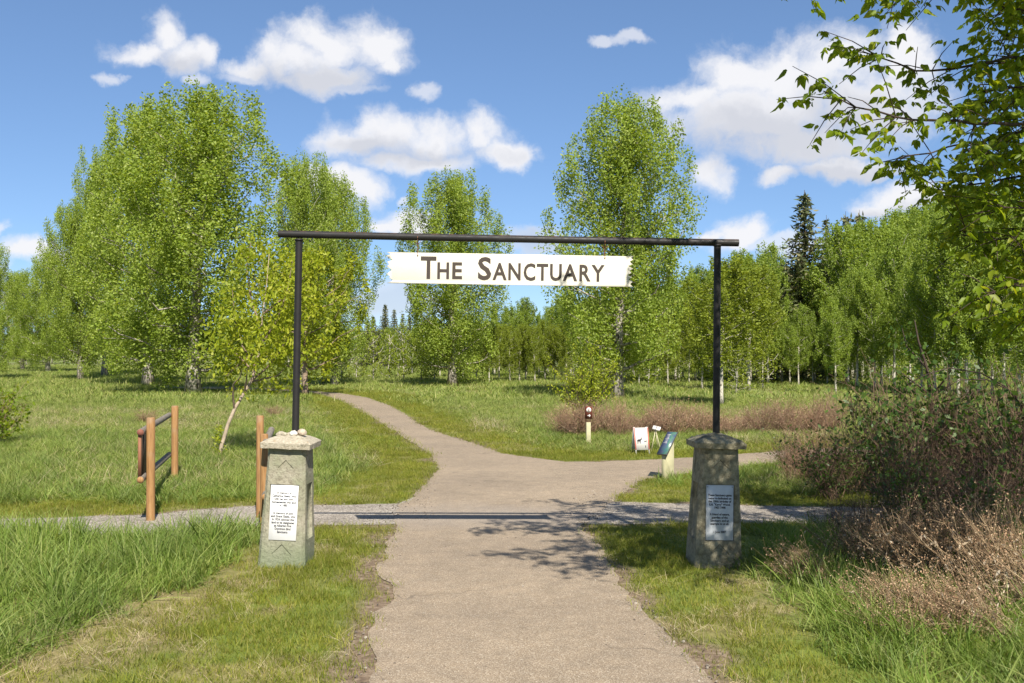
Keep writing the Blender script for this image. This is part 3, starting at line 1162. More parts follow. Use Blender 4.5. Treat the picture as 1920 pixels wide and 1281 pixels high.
x, z = gpx(552, 818)
rock('loose_stone', (x + 0.01, GY - 0.075, 1.217), (0.036, 0.03, 0.028), M['quartz'], 4, 'white loose stone at the foot of the left pipe post', 'loose stones on the pillar')
x, z = gpx(568, 812)
rock('loose_stone', (x, GY - 0.045, 1.224), (0.046, 0.036, 0.034), M['tanstone'], 7, 'tan rounded loose stone right of the left pipe post', 'loose stones on the pillar')
x, z = gpx(536, 815)
rock('loose_stone', (x - 0.02, GY - 0.06, 1.207), (0.058, 0.04, 0.028), M['cap'], 9, 'flat beige loose stone left of the left pipe post', 'loose stones on the pillar')

# ================================================================ timber barriers


def post(name, loc, r, h, parent, mat):
    m = MB()
    pts = [(0, 0, -0.1), (0, 0, 0.3), (0, 0, h * 0.7), (0, 0, h - 0.012), (0, 0, h)]
    m.tube(pts, [r * 1.02, r, r, r, r * 0.86], 18)
    o = m.build(name, mat, parent, True)
    o.data.set_sharp_from_angle(angle=R(35))
    o.location = loc
    return o


def rail(name, a, b, r, parent, mat, endmat):
    m = MB()
    a = Vector(a)
    b = Vector(b)
    pts = [a.lerp(b, k / 6) for k in range(7)]
    m.tube(pts, r, 14)
    o = m.build(name, mat, parent, True)
    o.data.set_sharp_from_angle(angle=R(35))
    e = MB()
    d = (b - a).normalized()
    e.tube([a - d * 0.006, a + d * 0.012], r * 0.94, 14)
    e.build('rail_end', endmat, o, True)
    return o


bar = empty('timber_barrier', (-4.23, 12.0, 0))
tag(bar, 'leftmost timber barrier with two orange posts, grey rails and a dark board', 'barrier', 'timber barriers on the side trail')
post('post', (0, 0, 0), 0.050, 1.20, bar, M['wood'])
d2 = Vector((-5.1 + 4.23, 15.5 - 12.0, 0))
post('post', d2, 0.052, 1.145, bar, M['wood'])
u = d2.normalized()
side = Vector((-u.y, u.x, 0)) * 0.092
rail('rail', Vector((0, 0, 1.045)) + side - u * 0.22, d2 + Vector((0, 0, 1.00)) + side * 0.95 + u * 0.1, 0.040, bar, M['greywood'], M['redwood'])
rail('rail', Vector((0, 0, 0.50)) + side - u * 0.22, d2 + Vector((0, 0, 0.40)) + side * 0.95 + u * 0.1, 0.040, bar, M['greywood'], M['wood'])
m = MB()
ang = math.atan2(u.y, u.x)
m.box((0, 0, 0), (0.75, 0.028, 0.50), Euler((0, 0, ang)))
o = m.build('board', M['darkboard'], bar)
o.location = Vector((0, 0, 0.775)) + side * 1.12 + u * 0.195
m = MB()
m.box((0, 0, 0), (0.018, 0.036, 0.50), Euler((0, 0, ang)))
e = m.build('board_edge', M['litedge'], bar)
e.location = Vector((0, 0, 0.775)) + side * 1.12 - u * 0.190

bar2 = empty('timber_barrier', (-3.0, 12.2, 0))
tag(bar2, 'timber barrier half hidden behind the sunlit stone pillar', 'barrier', 'timber barriers on the side trail')
post('post', (0, 0, 0), 0.044, 1.21, bar2, M['wood'])
post('post', (0.29, -1.0, 0), 0.044, 1.075, bar2, M['wood'])
rail('rail', (0.36, -1.25, 0.98), (0.10, 0.15, 1.03), 0.038, bar2, M['greywood'], M['redwood'])
rail('rail', (0.36, -1.25, 0.42), (0.10, 0.15, 0.45), 0.038, bar2, M['greywood'], M['wood'])

# ================================================================ trail furniture
# marker post: brown plate with a walker in a disc and an arrow
b = G(1103, 834)
mk = empty('trail_marker', (b[0], b[1], 0), (0, 0, R(4)))
tag(mk, 'short pale post with brown plate, white walker disc and arrow', 'trail marker')
S = b[1] / F       # metres per photo pixel here
m = MB()
m.box((0, 0, 0.19), (8.2 * S, 8.2 * S, 0.56))
o = m.build('post', M['palepost'], mk)
bevel(o, 0.006)
ph0 = 2 + (HZ - 785) / F * b[1]
ph1 = 2 + (HZ - 761.5) / F * b[1]
pw = 12.6 * S
zt = ph1
out = [(-pw / 2, ph0), (pw / 2, ph0)] + [(pw / 2 * math.cos(a), zt - 0.03 + 0.03 * math.sin(a)) for a in np.linspace(0, PI, 9)]
m = MB()
m.poly_prism(out, -6.0 * S, 3 * S)
plate = m.build('plate', M['brownsign'], mk)
m = MB()
zc = 2 + (HZ - 768.5) / F * b[1]
m.poly_prism([(4.6 * S * math.cos(a), zc + 4.6 * S * math.sin(a)) for a in np.linspace(0, 2 * PI, 25)[:-1]], -6.25 * S, -5.9 * S)
m.build('disc', M['paintwhite'], plate)
# walker: head, body, legs, arm
m = MB()
yf = -6.45 * S


def stroke(m, a, b, w, y0=yf, y1=None):
    ax, az = a
    bx, bz = b
    d = math.hypot(bx - ax, bz - az)
    nx, nz = -(bz - az) / d * w / 2, (bx - ax) / d * w / 2
    m.poly_prism([(ax + nx, az + nz), (ax - nx, az - nz), (bx - nx, bz - nz), (bx + nx, bz + nz)], y0, y0 + 0.2 * S if y1 is None else y1)


m.poly_prism([(0.2 * S + 0.75 * S * math.cos(a), zc + 2.9 * S + 0.75 * S * math.sin(a)) for a in np.linspace(0, 2 * PI, 11)[:-1]], yf, yf + 0.2 * S)
stroke(m, (0.1 * S, zc + 2.0 * S), (-0.3 * S, zc - 0.5 * S), 1.5 * S)
stroke(m, (-0.3 * S, zc - 0.4 * S), (1.3 * S, zc - 3.2 * S), 0.9 * S, yf - 0.02 * S)
stroke(m, (-0.3 * S, zc - 0.4 * S), (-1.4 * S, zc - 3.2 * S), 0.9 * S, yf - 0.04 * S)
stroke(m, (0.2 * S, zc + 1.5 * S), (1.8 * S, zc + 0.2 * S), 0.7 * S, yf - 0.06 * S)
m.build('walker_symbol', M['brownsign'], plate)
m = MB()
za = 2 + (HZ - 779) / F * b[1]
stroke(m, (-2.6 * S, za), (1.6 * S, za), 1.2 * S)
stroke(m, (0.4 * S, za + 2.4 * S), (2.8 * S, za), 1.2 * S, yf - 0.02 * S)
stroke(m, (0.4 * S, za - 2.4 * S), (2.8 * S, za), 1.2 * S, yf - 0.04 * S)
m.build('arrow', M['paintwhite'], plate)

# sandwich board
b = G(1205, 853)
S = b[1] / F
af = empty('sandwich_board', (b[0], b[1], 0), (0, 0, R(14)))
tag(af, 'white sandwich board with red sides and black moose picture', 'sandwich board')
tl = R(13)
fw = 28 * S
fh = 51 * S / math.cos(tl)
front = MB()
front.box((0, 0, fh * 0.58), (fw * 0.93, 0.014, fh * 0.80))
fo = front.build('front_panel', M['paintwhite'], af)
fo.rotation_euler = (-tl, 0, 0)
fo.location = (0, 0, 0)
for s in (-1, 1):
    m = MB()
    m.box((s * fw * 0.47, -0.004, fh * 0.5), (2.2 * S, 0.02, fh))
    o = m.build('leg', M['paintwhite'], af)
    o.rotation_euler = (-tl, 0, 0)
    m = MB()
    m.box((s * fw * 0.47, -0.0155, fh * 0.585), (2.4 * S, 0.003, fh * 0.80))
    m.build('red_stripe', M['red'], fo)
    m = MB()
    m.box((s * fw * 0.44, 0.004, fh * 0.5), (2.0 * S, 0.02, fh))
    o = m.build('leg', M['paintwhite'], af)
    o.location = (0, 2 * math.sin(tl) * fh + 0.02, 0)
    o.rotation_euler = (tl, 0, 0)
m = MB()
m.box((0, 0, fh * 0.58), (fw * 0.80, 0.014, fh * 0.78))
o = m.build('rear_panel', M['paintwhite'], af)
o.location = (0, 2 * math.sin(tl) * fh + 0.02, 0)
o.rotation_euler = (tl, 0, 0)
m = MB()
for zz, ww, xo in ((0.945, 0.34, 0.02), (0.905, 0.60, 0), (0.855, 0.40, 0.0), (0.81, 0.52, 0), (0.765, 0.46, -0.03)):
    n = int(ww * 14)
    for k in range(n):          # rows of small print
        if (k * 7 + int(zz * 100)) % 5 == 0:
            continue
        m.box((xo * fw + (k / (n - 1) - 0.5) * ww * fw, -0.0085, fh * zz), (ww * fw / n * 0.75, 0.002, fh * (0.024 if zz > 0.84 else 0.016)))
m.build('print', M['greyprint'], fo)
# a moose with antlers, a dog and a walker
m = MB()


def shape(nm, pts, cx_, cz_, s):
    m = MB()
    for q in pts:
        m.poly_prism([(cx_ + x * s, cz_ + z * s) for x, z in q], -0.0095, -0.0072)
    m.build(nm, M['black'], fo)


moose = [(-5.2, 0.4), (-5.0, 2.2), (-3.6, 3.2), (-1.0, 3.3), (0.6, 3.9), (1.8, 3.6), (2.8, 4.6), (3.4, 4.6), (4.8, 3.6), (5.2, 2.6), (4.4, 2.4), (3.4, 2.8), (2.4, 1.4), (2.0, 0.2), (1.7, -4.6), (1.0, -4.6), (0.9, -0.6), (0.3, -0.9), (0.2, -4.8), (-0.5, -4.8), (-0.6, -0.9), (-2.8, -0.9), (-3.0, -4.6), (-3.7, -4.6), (-3.6, -1.0), (-4.3, -1.2), (-4.6, -4.8), (-5.3, -4.8), (-5.0, -1.0)]
antl = [(2.4, 4.3), (1.6, 5.6), (1.4, 7.2), (2.2, 6.4), (2.6, 7.4), (3.2, 6.4), (4.0, 7.2), (4.4, 6.2), (5.2, 6.4), (4.6, 5.2), (3.4, 4.7)]
dog = [(-3.0, 1.4), (-3.4, 2.8), (-2.6, 1.9), (1.0, 1.6), (1.8, 2.4), (3.4, 1.8), (2.4, 1.0), (1.6, 0.2), (1.6, -1.8), (1.1, -1.8), (0.8, -0.1), (-1.8, -0.1), (-2.2, -1.8), (-2.7, -1.8), (-2.6, 0.2)]
man = [(-0.5, 2.6), (0.5, 2.6), (0.6, 1.6), (1.0, 1.0), (0.9, -0.4), (0.6, -0.3), (0.6, -3.0), (0.1, -3.0), (0, -0.6), (-0.1, -3.0), (-0.6, -3.0), (-0.6, -0.3), (-0.9, -0.4), (-1.0, 1.0), (-0.6, 1.6)]
us = S * 1.0
shape('moose_picture', [moose, antl], -fw * 0.14, fh * 0.50, us)
shape('dog_picture', [dog], fw * 0.27, fh * 0.475, us * 0.9)
shape('walker_picture', [man], fw * 0.24, fh * 0.30, us * 0.8)

# folding stand with a small white plate, behind the sandwich board
b = G(1229, 846)
S = b[1] / F
st = empty('plate_stand', (b[0], b[1], 0), (0, 0, R(-20)))
tag(st, 'small white tilted plate on thin crossed wooden legs behind the sandwich board', 'stand')
zt = 40 * S
for k, (dx, dy) in enumerate(((-0.07, -0.08), (0.11, -0.02), (0.02, 0.14))):
    m = MB()
    m.tube([(dx, dy, 0), (dx * 0.05, dy * 0.05, zt - 0.02)], 0.009, 6)
    m.build('leg', M['palepost'], st)
m = MB()
m.box((0, 0, zt - 0.03), (0.03, 0.03, 0.06))
m.build('head', M['darkmetal'], st)
m = MB()
m.box((0.02, 0, 0), (14.5 * S, 0.09, 0.012), Euler((R(42), R(13), 0)))
m.box((0.02, 0.006, -0.012), (13 * S, 0.08, 0.010), Euler((R(42), R(13), 0)))
o = m.build('plate', M['paintwhite'], st)
o.location = (0, 0, zt + 0.036)
m = MB()
m.box((0.0, -0.004, 0.005), (1.2 * S, 0.088, 0.006), Euler((R(42), R(13), 0)))
o = m.build('plate_mark', M['black'], st)
o.location = (0.02, -0.002, zt + 0.0385)

# interpretive board: blue printed panel sloping on a pale slanted pedestal
b = G(1252, 897)
S = b[1] / F
ib = empty('information_board', (b[0], b[1], 0), (0, 0, R(48)))
tag(ib, 'pale slanted pedestal carrying a blue and green information panel', 'information board')
H1 = 2 + (HZ - 815) / F * b[1]
H0 = 2 + (HZ - 849) / F * b[1]
dp = 0.26
m = MB()
# side profile in local x (front is -x)
prof = [(-dp / 2, -0.05), (dp / 2, -0.05), (dp / 2, H1 - 0.015), (-dp / 2, H0 - 0.015)]
m.poly_prism(prof, -0.03, 0.03)
o = m.build('pedestal', M['palepost'], ib)
bevel(o, 0.004, 1)
sl = math.atan2(H1 - H0, dp)
ln = math.hypot(H1 - H0, dp) + 0.07
m = MB()
m.box((0, 0, 0), (ln, 0.19, 0.018))
o = m.build('panel', M['darkmetal'], ib)
bevel(o, 0.003, 1)
o.location = (-0.012, 0, (H0 + H1) / 2 + 0.006)
o.rotation_euler = (0, -sl, 0)
m = MB()
m.box((0, 0, 0.0105), (ln - 0.02, 0.175, 0.003))
m.build('print', M['infoprint'], o)
m = MB()
for k in range(7):
    m.box((ln * (0.36 - 0.06 * k), 0.035, 0.0128), (0.006, 0.05 if k % 3 else 0.075, 0.001))
m.build('text_lines', M['paintwhite'], o)

# ================================================================ vegetation builders


def leaf_quads(pos, size, rng, droop=0.0, flat=0.0, wide=0.62):
    """one kite-shaped leaf per point; returns verts (N*4,3)"""
    n = len(pos)
    d = rng.normal(size=(n, 3))
    d[:, 2] -= droop
    d /= np.linalg.norm(d, axis=1)[:, None]
    e = rng.normal(size=(n, 3))
    e[:, 2] *= (1 - flat)
    e -= (e * d).sum(1)[:, None] * d
    e /= np.linalg.norm(e, axis=1)[:, None] + 1e-9
    s = (size * rng.uniform(0.65, 1.25, n))[:, None]
    a = pos
    t = pos + d * s
    l = pos + d * s * 0.42 + e * s * wide * 0.5
    r = pos + d * s * 0.42 - e * s * wide * 0.5
    return np.stack([a, r, t, l], 1).reshape(-1, 3)


def leaves_mesh(name, pos, size, rng, **kw):
    v = leaf_quads(pos, size, rng, **kw)
    return mesh_np(name, v, np.arange(len(v)).reshape(-1, 4))


def bent(a, b, rise, rng, n=6, wob=0.04):
    """branch curve from a to b that first runs out, then turns up"""
    a = np.asarray(a, float)
    b = np.asarray(b, float)
    t = np.linspace(0, 1, n)[:, None]
    p = a + (b - a) * t
    L = np.linalg.norm(b - a)
    p[:, 2] -= (rise * L * 4 * t * (1 - t))[:, 0]
    p[1:-1] += rng.normal(size=(n - 2, 3)) * wob * L
    return p


def broadleaf(seed, H, W, nleaf, leaf, base=0.16, prim=46, trunk_r=0.2, plume=1.0, shape='ovoid', rise=(0.5, 1.0), clump=0.42, fork=0, sides=7):
    """tapered trunk, ascending limbs, foliage in separate clumps round the limbs. Returns trunk, limbs and crown meshes"""
    rng = np.random.RandomState(seed)
    tb = MB()
    zt = np.linspace(0, 1, 12)
    wob = np.cumsum(rng.normal(size=(12, 2)) * 0.010 * H, axis=0) * (zt[:, None] ** 1.2)
    wob -= wob[0]
    tp = np.stack([wob[:, 0], wob[:, 1], zt * H * 0.93 - 0.1 * (zt == 0)], 1)
    tr = trunk_r * (1 - zt) ** 0.85 * (1 + 0.45 * np.exp(-zt * 28)) + 0.012
    tb.tube(tp, tr, sides)
    lb = MB()
    cents, sizes, wts = [], [], []

    def trunk_at(z):
        k = np.clip(z / (H * 0.93), 0, 1)
        return np.array([np.interp(k, zt, tp[:, 0]), np.interp(k, zt, tp[:, 1]), z])
    for i in range(prim):
        t = (i + rng.rand()) / prim
        z0 = H * (base * 0.8 + (0.95 - base * 0.8) * t ** 0.95 * 0.95)
        if shape == 'ovoid':
            prof = (math.sin(PI * min(0.98, 0.16 + 0.84 * t) ** 0.85)) ** 0.65
            prof = max(prof, 0.12)
        elif shape == 'cone':
            prof = (1 - t) ** 0.75 * 0.95 + 0.1
        else:
            prof = (math.sin(PI * min(0.97, 0.22 + 0.78 * t) ** 1.0)) ** 0.5
        L = W / 2 * prof * rng.uniform(0.72, 1.08)
        az = i * 2.399 + rng.uniform(-0.5, 0.5)
        up = rng.uniform(*rise) * (0.35 + 0.65 * min(1, t * 2.2))
        a = trunk_at(z0)
        b = a + np.array([math.cos(az) * L, math.sin(az) * L, up * L + 0.05 * H * t])
        b[2] = min(b[2], H * rng.uniform(0.93, 1.0))
        p = bent(a, b, 0.07, rng)
        r0 = max(0.012, np.interp(z0, tp[:, 2], tr) * 0.42)
        lb.tube(p, np.linspace(r0, 0.008, len(p)), 4, False)
        m = max(2, int(3 + L / W * 9))
        for k in range(m):
            f = 0.16 + 0.84 * (k + rng.rand()) / m
            c = p[0] + 0
            c = np.array([np.interp(f, np.linspace(0, 1, len(p)), p[:, q]) for q in range(3)])
            spread = clump * (0.6 + 0.6 * rng.rand()) * (0.75 + 0.25 * L / (W / 2))
            c = c + rng.normal(size=3) * spread * 0.55
            cents.append(c)
            sizes.append((spread * 0.62, spread * 0.62, spread * 0.85 * plume))
            wts.append(spread ** 2 * rng.uniform(0.4, 1.3))
            if k >= 1 and rng.rand() < 0.6:
                q = np.array([np.interp(max(0, f - 0.15), np.linspace(0, 1, len(p)), p[:, j]) for j in range(3)])
                lb.tube(np.stack([q, (q + c) / 2 + rng.normal(size=3) * 0.03, c]), [0.012, 0.009, 0.005], 3, False)
        # upright plume at the tip
        for k in range(2):
            c = b + np.array([rng.normal() * 0.1, rng.normal() * 0.1, (k + 0.4) * clump * 0.8 * plume])
            if c[2] < H * 1.02:
                cents.append(c)
                sizes.append((clump * 0.36, clump * 0.36, clump * 0.6 * plume))
                wts.append(clump ** 2 * 0.55)
    for k in range(5):
        cents.append(np.array([rng.normal() * 0.12, rng.normal() * 0.12, H * (0.86 + 0.033 * k)]) + np.array([wob[-1, 0], wob[-1, 1], 0]))
        sizes.append((clump * 0.45 * (1.2 - 0.15 * k),) * 2 + (clump * 0.6,))
        wts.append(clump ** 2 * 0.5)
    cents = np.array(cents)
    sizes = np.array(sizes)
    wts = np.array(wts)
    idx = rng.choice(len(cents), nleaf, p=wts / wts.sum())
    g = rng.normal(size=(nleaf, 3))
    g /= np.linalg.norm(g, axis=1)[:, None]
    g *= (rng.rand(nleaf, 1) ** 0.42) * 1.35
    pos = cents[idx] + g * sizes[idx]
    pos[:, 2] = np.maximum(pos[:, 2], 0.25 + 0.1 * rng.rand(nleaf))
    return tb.mesh('trunk', True), lb.mesh('limbs', True), leaves_mesh('crown', pos, leaf, rng, droop=0.5)


def plant_tree(name, meshes, mats, loc, rz, s, label, cat, group=None, sz=None):
    root = empty(name, loc, (0, 0, rz))
    sx = s if isinstance(s, (int, float)) else s[0]
    root.scale = (sx, sx, sz if sz else sx)
    tag(root, label, cat, group)
    for nm, me, mt in zip(('trunk', 'limbs', 'crown'), meshes, mats):
        if me is None:
            continue
        if mt.name in [k.name for k in me.materials if k]:
            pass
        elif len(me.materials) == 0:
            me.materials.append(mt)
        o = link(nm, me, None, root)
        if me.materials[0] != mt:
            o.material_slots[0].link = 'OBJECT'
            o.material_slots[0].material = mt
    return root


ORD = ['first', 'second', 'third', 'fourth', 'fifth', 'sixth', 'seventh', 'eighth', 'ninth', 'tenth', 'eleventh', 'twelfth', 'thirteenth', 'fourteenth', 'fifteenth', 'sixteenth', 'seventeenth', 'eighteenth', 'nineteenth']


def ordinal(px, allpx):
    s = sorted(allpx)
    i = s.index(px)
    n = len(s)
    if i == 0:
        return 'leftmost'
    if i == n - 1:
        return 'rightmost'
    return ORD[i] + ' from the left' if i < n / 2 else ORD[n - 1 - i] + ' from the right'


# ---------------------------------------------------------------- poplars standing in the meadow
POP = [broadleaf(21 + 7 * k, 12.0, 5.7, 74000, 0.110, prim=58, trunk_r=0.20, plume=1.2, base=0.09, clump=0.62) for k in range(4)]
PM = (M['bark'], M['bark'], M['poplar'])
GP = 'balsam poplars standing in the meadow'


def poplar(px, py, top, width, v, rz, label, ymat=None):
    b = G(px, py)
    h = CAMZ + (HZ - top) / F * b[1]
    w = width * b[1] / F
    return plant_tree('poplar_tree', POP[v], PM if ymat is None else (M['bark'], M['bark'], ymat), (b[0], b[1], 0), rz, w / 4.9, label, 'tree', GP, sz=h / 12.2)


poplar(362, 738, 175, 290, 0, 0.4, 'tallest poplar on the left with a white blotched trunk')
poplar(278, 722, 205, 215, 1, 2.0, 'dark trunked poplar just left of the tallest left one')
poplar(151, 713, 385, 120, 2, 1.1, 'slim leaning poplar third from the left in the meadow')
poplar(196, 706, 288, 110, 3, 0.2, 'narrow poplar with its top showing left of the tallest crown')
poplar(90, 698, 480, 100, 3, 3.0, 'small far poplar with a dark short trunk near the left edge')
poplar(42, 694, 510, 80, 0, 4.1, 'small round far poplar second from the left edge')
poplar(-22, 712, 455, 90, 1, 5.0, 'poplar cut off by the left edge of the picture')
poplar(566, 727, 300, 130, 2, 2.6, 'poplar with pointed top behind the left gate post')
poplar(628, 723, 330, 135, 3, 4.4, 'poplar right of the left gate post beside the trail bend')
poplar(848, 724, 335, 182, 1, 0.9, 'poplar behind the name board in the middle of the meadow')
poplar(1157, 747, 190, 236, 2, 3.6, 'tall poplar rising behind the right half of the name board')

# ---------------------------------------------------------------- yellow-green young maples
YM = [None, broadleaf(78, 6.0, 5.0, 7500, 0.17, base=0.20, prim=30, trunk_r=0.12, shape='round', clump=0.45, plume=0.9)]


def leaning_maple():
    rng = np.random.RandomState(9)
    b = Vector(G(412, 860))
    Y = b.y
    root = empty('young_maple', b)
    tag(root, 'leaning young maple with bare grey stem and yellow green crown', 'tree')
    loc = lambda px, py, dy=0.0: np.array(P3(px, py, Y + dy) - b)
    tb = MB()
    tb.tube([loc(411, 866), loc(416, 835), loc(428, 795), loc(441, 765), loc(456, 740), loc(471, 715), loc(483, 680), loc(488, 640), loc(492, 590), loc(500, 530), loc(505, 470)],
            [0.042, 0.037, 0.034, 0.032, 0.03, 0.026, 0.021, 0.017, 0.013, 0.009, 0.005], 8)
    tb.build('trunk', M['palebark'], root, True)
    lb = MB()
    limbs = [[(440, 768), (437, 740), (438, 720), (450, 708), (455, 690)], [(458, 738), (462, 715), (464, 690)], [(470, 716), (500, 690), (525, 660), (545, 620)], [(480, 690), (455, 650), (440, 600), (435, 540)],
             [(487, 650), (520, 600), (540, 540), (548, 490)], [(490, 620), (470, 560), (462, 500), (470, 455)], [(486, 655), (440, 690), (425, 705)], [(492, 590), (530, 560), (570, 520)], [(470, 716), (520, 705), (535, 690)], [(478, 700), (440, 660), (425, 640)]]
    cents = []
    for k, l in enumerate(limbs):
        dy = rng.uniform(-0.6, 0.6)
        p = np.array([loc(x, y, dy * i / (len(l) - 1)) for i, (x, y) in enumerate(l)])
        lb.tube(p, np.linspace(0.024, 0.006, len(p)), 5, False)
        for i in range(9):
            f = 0.3 + 0.7 * rng.rand()
            c = np.array([np.interp(f, np.linspace(0, 1, len(p)), p[:, q]) for q in range(3)])
            if k in (0, 1):
                continue
            cents.append(c + rng.normal(size=3) * (0.17, 0.25, 0.17))
    for i in range(70):
        x = rng.uniform(428, 572)
        y = rng.uniform(470, 690)
        if ((x - 500) / 78) ** 2 + ((y - 580) / 125) ** 2 < 1:
            cents.append(loc(x, y, rng.uniform(-0.7, 0.7)))
    lb.build('limbs', M['brownbark'], root, True)
    cents = np.array(cents)
    n = 5200
    c = cents[rng.randint(len(cents), size=n)]
    pos = c + rng.normal(size=(n, 3)) * (0.12, 0.14, 0.12)
    link('crown', leaves_mesh('crown', pos, 0.10, rng, droop=1.0, wide=0.42), M['yellowleaf'], root)
    # green shoots at the foot of the stem
    n = 200
    pos = np.stack([rng.normal(size=n) * 0.05 - 0.01, rng.normal(size=n) * 0.06, rng.uniform(0.03, 0.6, n)], 1)
    tag(link('foot_shoots', leaves_mesh('foot_shoots', pos, 0.06, rng, wide=0.5), M['yellowleaf'], root), kind='stuff')


leaning_maple()
b = G(572, 742)
plant_tree('young_maple', YM[1], (M['brownbark'], M['brownbark'], M['yellowleaf']), (b[0], b[1], 0), 0.7, 1.02, 'yellow green spreading maple where the trail bends left', 'tree')
# ---------------------------------------------------------------- the aspen wood
ASP = [broadleaf(101 + 5 * k, 9.0, 3.4, 16000, 0.125, base=0.27, prim=34, trunk_r=0.085, plume=1.35, shape='ovoid', clump=0.36, sides=6) for k in range(5)]
AM = (M['aspenbark'], M['aspenbark'], M['aspen'])
AMY = (M['aspenbark'], M['aspenbark'], M['aspenyellow'])
rng = np.random.RandomState(44)
SX = [600, 690, 760, 940, 1050, 1300, 1400, 1440, 1465, 1550, 1580, 1620, 1750, 1850, 2100]
SY = [620, 610, 600, 560, 548, 505, 458, 442, 492, 492, 414, 400, 364, 348, 330]
GA_F = 'aspens along the front edge of the wood'
GA_B = 'aspens deeper in the wood'


def aspen(px, y, top, k, label, group, mats=AM, wf=1.0):
    x = (px - 960) / F * y
    h = CAMZ + (HZ - top) / F * y
    return plant_tree('aspen_tree', ASP[k % 5], mats, (x, y, 0), k * 1.7, h / 9.0 * wf * (9.0 / h) ** 0.35, label, 'tree', group, sz=h / 9.1)


LB_F = 'slim pale trunked aspen on the sunny front edge of the wood'
LB_B = 'aspen deeper in the wood, its crown seen above the front row'
front = [(893, 716), (917, 719), (936, 714), (956, 717), (974, 716), (986, 715), (1003, 717), (1022, 713), (1040, 714), (1062, 716), (1198, 722), (1213, 716), (1232, 720), (1252, 722), (1292, 720), (1316, 730), (1440, 722), (1466, 718), (1481, 720), (1497, 725), (1524, 721),
         (1551, 722), (1590, 724), (1606, 727), (1640, 729), (1652, 724), (1676, 726), (1706, 730), (1728, 736), (1752, 741), (1779, 738), (1797, 746), (1812, 746), (1836, 741), (1860, 744), (1884, 748), (1910, 745), (1940, 748)]
for k, (px, py) in enumerate(front):
    y = G(px, py)[1]
    top = np.interp(px, SX, SY) + rng.uniform(30, 130)
    aspen(px, y, min(top, 610), k, 'slim pale aspen on the front edge of the wood, ' + ordinal(px, [q[0] for q in front]), GA_F, AMY if px < 1440 else AM, rng.uniform(0.75, 0.95))
aspen(1567, G(1567, 739)[1], 560, 3, 'isolated bright white trunked aspen standing forward of the right wood', None, AM, 0.8)
aspen(1352, G(1352, 762)[1], 480, 1, 'bright yellow green aspen just right of the right gate post', None, AMY, 1.25)
aspen(1404, G(1404, 733)[1], 500, 4, 'yellow green aspen between the right gate post and the spruces', None, AMY, 1.1)
for k in range(92):
    u = (k + rng.rand()) / 92
    px = 700 + (2150 - 700) * u ** 0.8
    row = rng.randint(3)
    y = {0: 63, 1: 72, 2: 84}[row] + rng.uniform(-4, 4)
    if px < 1080:
        y += 12
    top = np.interp(px, SX, SY) + (0, 14, 4)[2 - row] + rng.uniform(0, 26)
    aspen(px, y, top, k + 2, LB_B, GA_B, AM, rng.uniform(0.9, 1.15))
# far hedgerow across the left of the meadow
for k in range(34):
    px = -60 + k * 23 + rng.uniform(-8, 8)
    y = rng.uniform(118, 150)
    aspen(px, y, rng.uniform(588, 622), k + 1, 'aspen of the far tree line across the left meadow', 'far tree line of the meadow', AM, 1.35)


def spruce(seed, H, W, n_wh=30, curve=0.9):
    rng = np.random.RandomState(seed)
    tb = MB()
    tb.tube([(0, 0, -0.1), (0, 0, H * 0.5), (0, 0, H)], [W * 0.045, W * 0.025, 0.01], 6)
    pos = []
    lb = MB()
    for i in range(n_wh):
        t = (i + 0.3) / n_wh
        z = H * (0.06 + 0.93 * t)
        L = W / 2 * (1 - t) ** curve * rng.uniform(0.8, 1.1) + 0.06
        nb = 7 if t < 0.8 else 5
        for j in range(nb):
            az = j * 2 * PI / nb + i * 0.8 + rng.uniform(-0.25, 0.25)
            l = L * rng.uniform(0.75, 1.12)
            d = np.array([math.cos(az), math.sin(az), 0])
            e = np.array([-d[1], d[0], 0])
            m = max(12, int(52 * l / (W / 2)))
            f = rng.rand(m) ** 0.8
            dz = -0.30 * l * f + 0.16 * l * f ** 3
            side = rng.normal(size=m) * 0.13 * l * (1 - 0.6 * f)
            hang = -np.abs(rng.normal(size=m)) * 0.05 * W * 0.5
            pos.append(d * (f * l)[:, None] + e * side[:, None] + np.stack([0 * f, 0 * f, z + dz + hang], 1))
            lb.tube(np.stack([(0, 0, z), d * l * 0.5 + (0, 0, z - 0.13 * l), d * l + (0, 0, z - 0.15 * l)]), [0.03, 0.02, 0.006], 3, False)
    pos = np.concatenate(pos)
    return tb.mesh('trunk', True), lb.mesh('limbs'), leaves_mesh('crown', pos, 0.26 * (W / 3.4), rng, droop=0.2, flat=0.3, wide=0.36)


SPR = [spruce(3, 10, 3.6), spruce(8, 10, 3.2, 26), spruce(15, 10, 4.6, 22, 0.55)]
SM = (M['darkbark'], M['darkbark'], M['spruce'])


def spr(px, y, top, v, w, label, group=None):
    h = CAMZ + (HZ - top) / F * y
    plant_tree('spruce_tree', SPR[v], SM, ((px - 960) / F * y, y, 0), px * 0.7, w / 3.5, label, 'tree', group, sz=h / 10.0)


spr(1509, 62, 356, 0, 6.0, 'tall pointed dark spruce rising above the right wood', 'spruces in the right wood')
spr(1550, 70, 403, 1, 3.6, 'thin short spruce tip just right of the tall pointed spruce', 'spruces in the right wood')
spr(1586, 72, 396, 2, 3.4, 'left one of two round topped spruces above the right wood', 'spruces in the right wood')
spr(1612, 73, 393, 2, 3.2, 'right one of two round topped spruces above the right wood', 'spruces in the right wood')
for px, top in ((700, 592), (722, 569), (739, 578), (755, 586), (768, 592), (690, 600), (782, 604), (1255, 480)):
    spr(px, 112 if px < 900 else 90, top, px % 2, 3.2, 'dark spruce in the gap between the meadow poplars' if px < 900 else 'dark conifer behind the tall poplar by the right gate post', 'far spruces' if px < 900 else None)

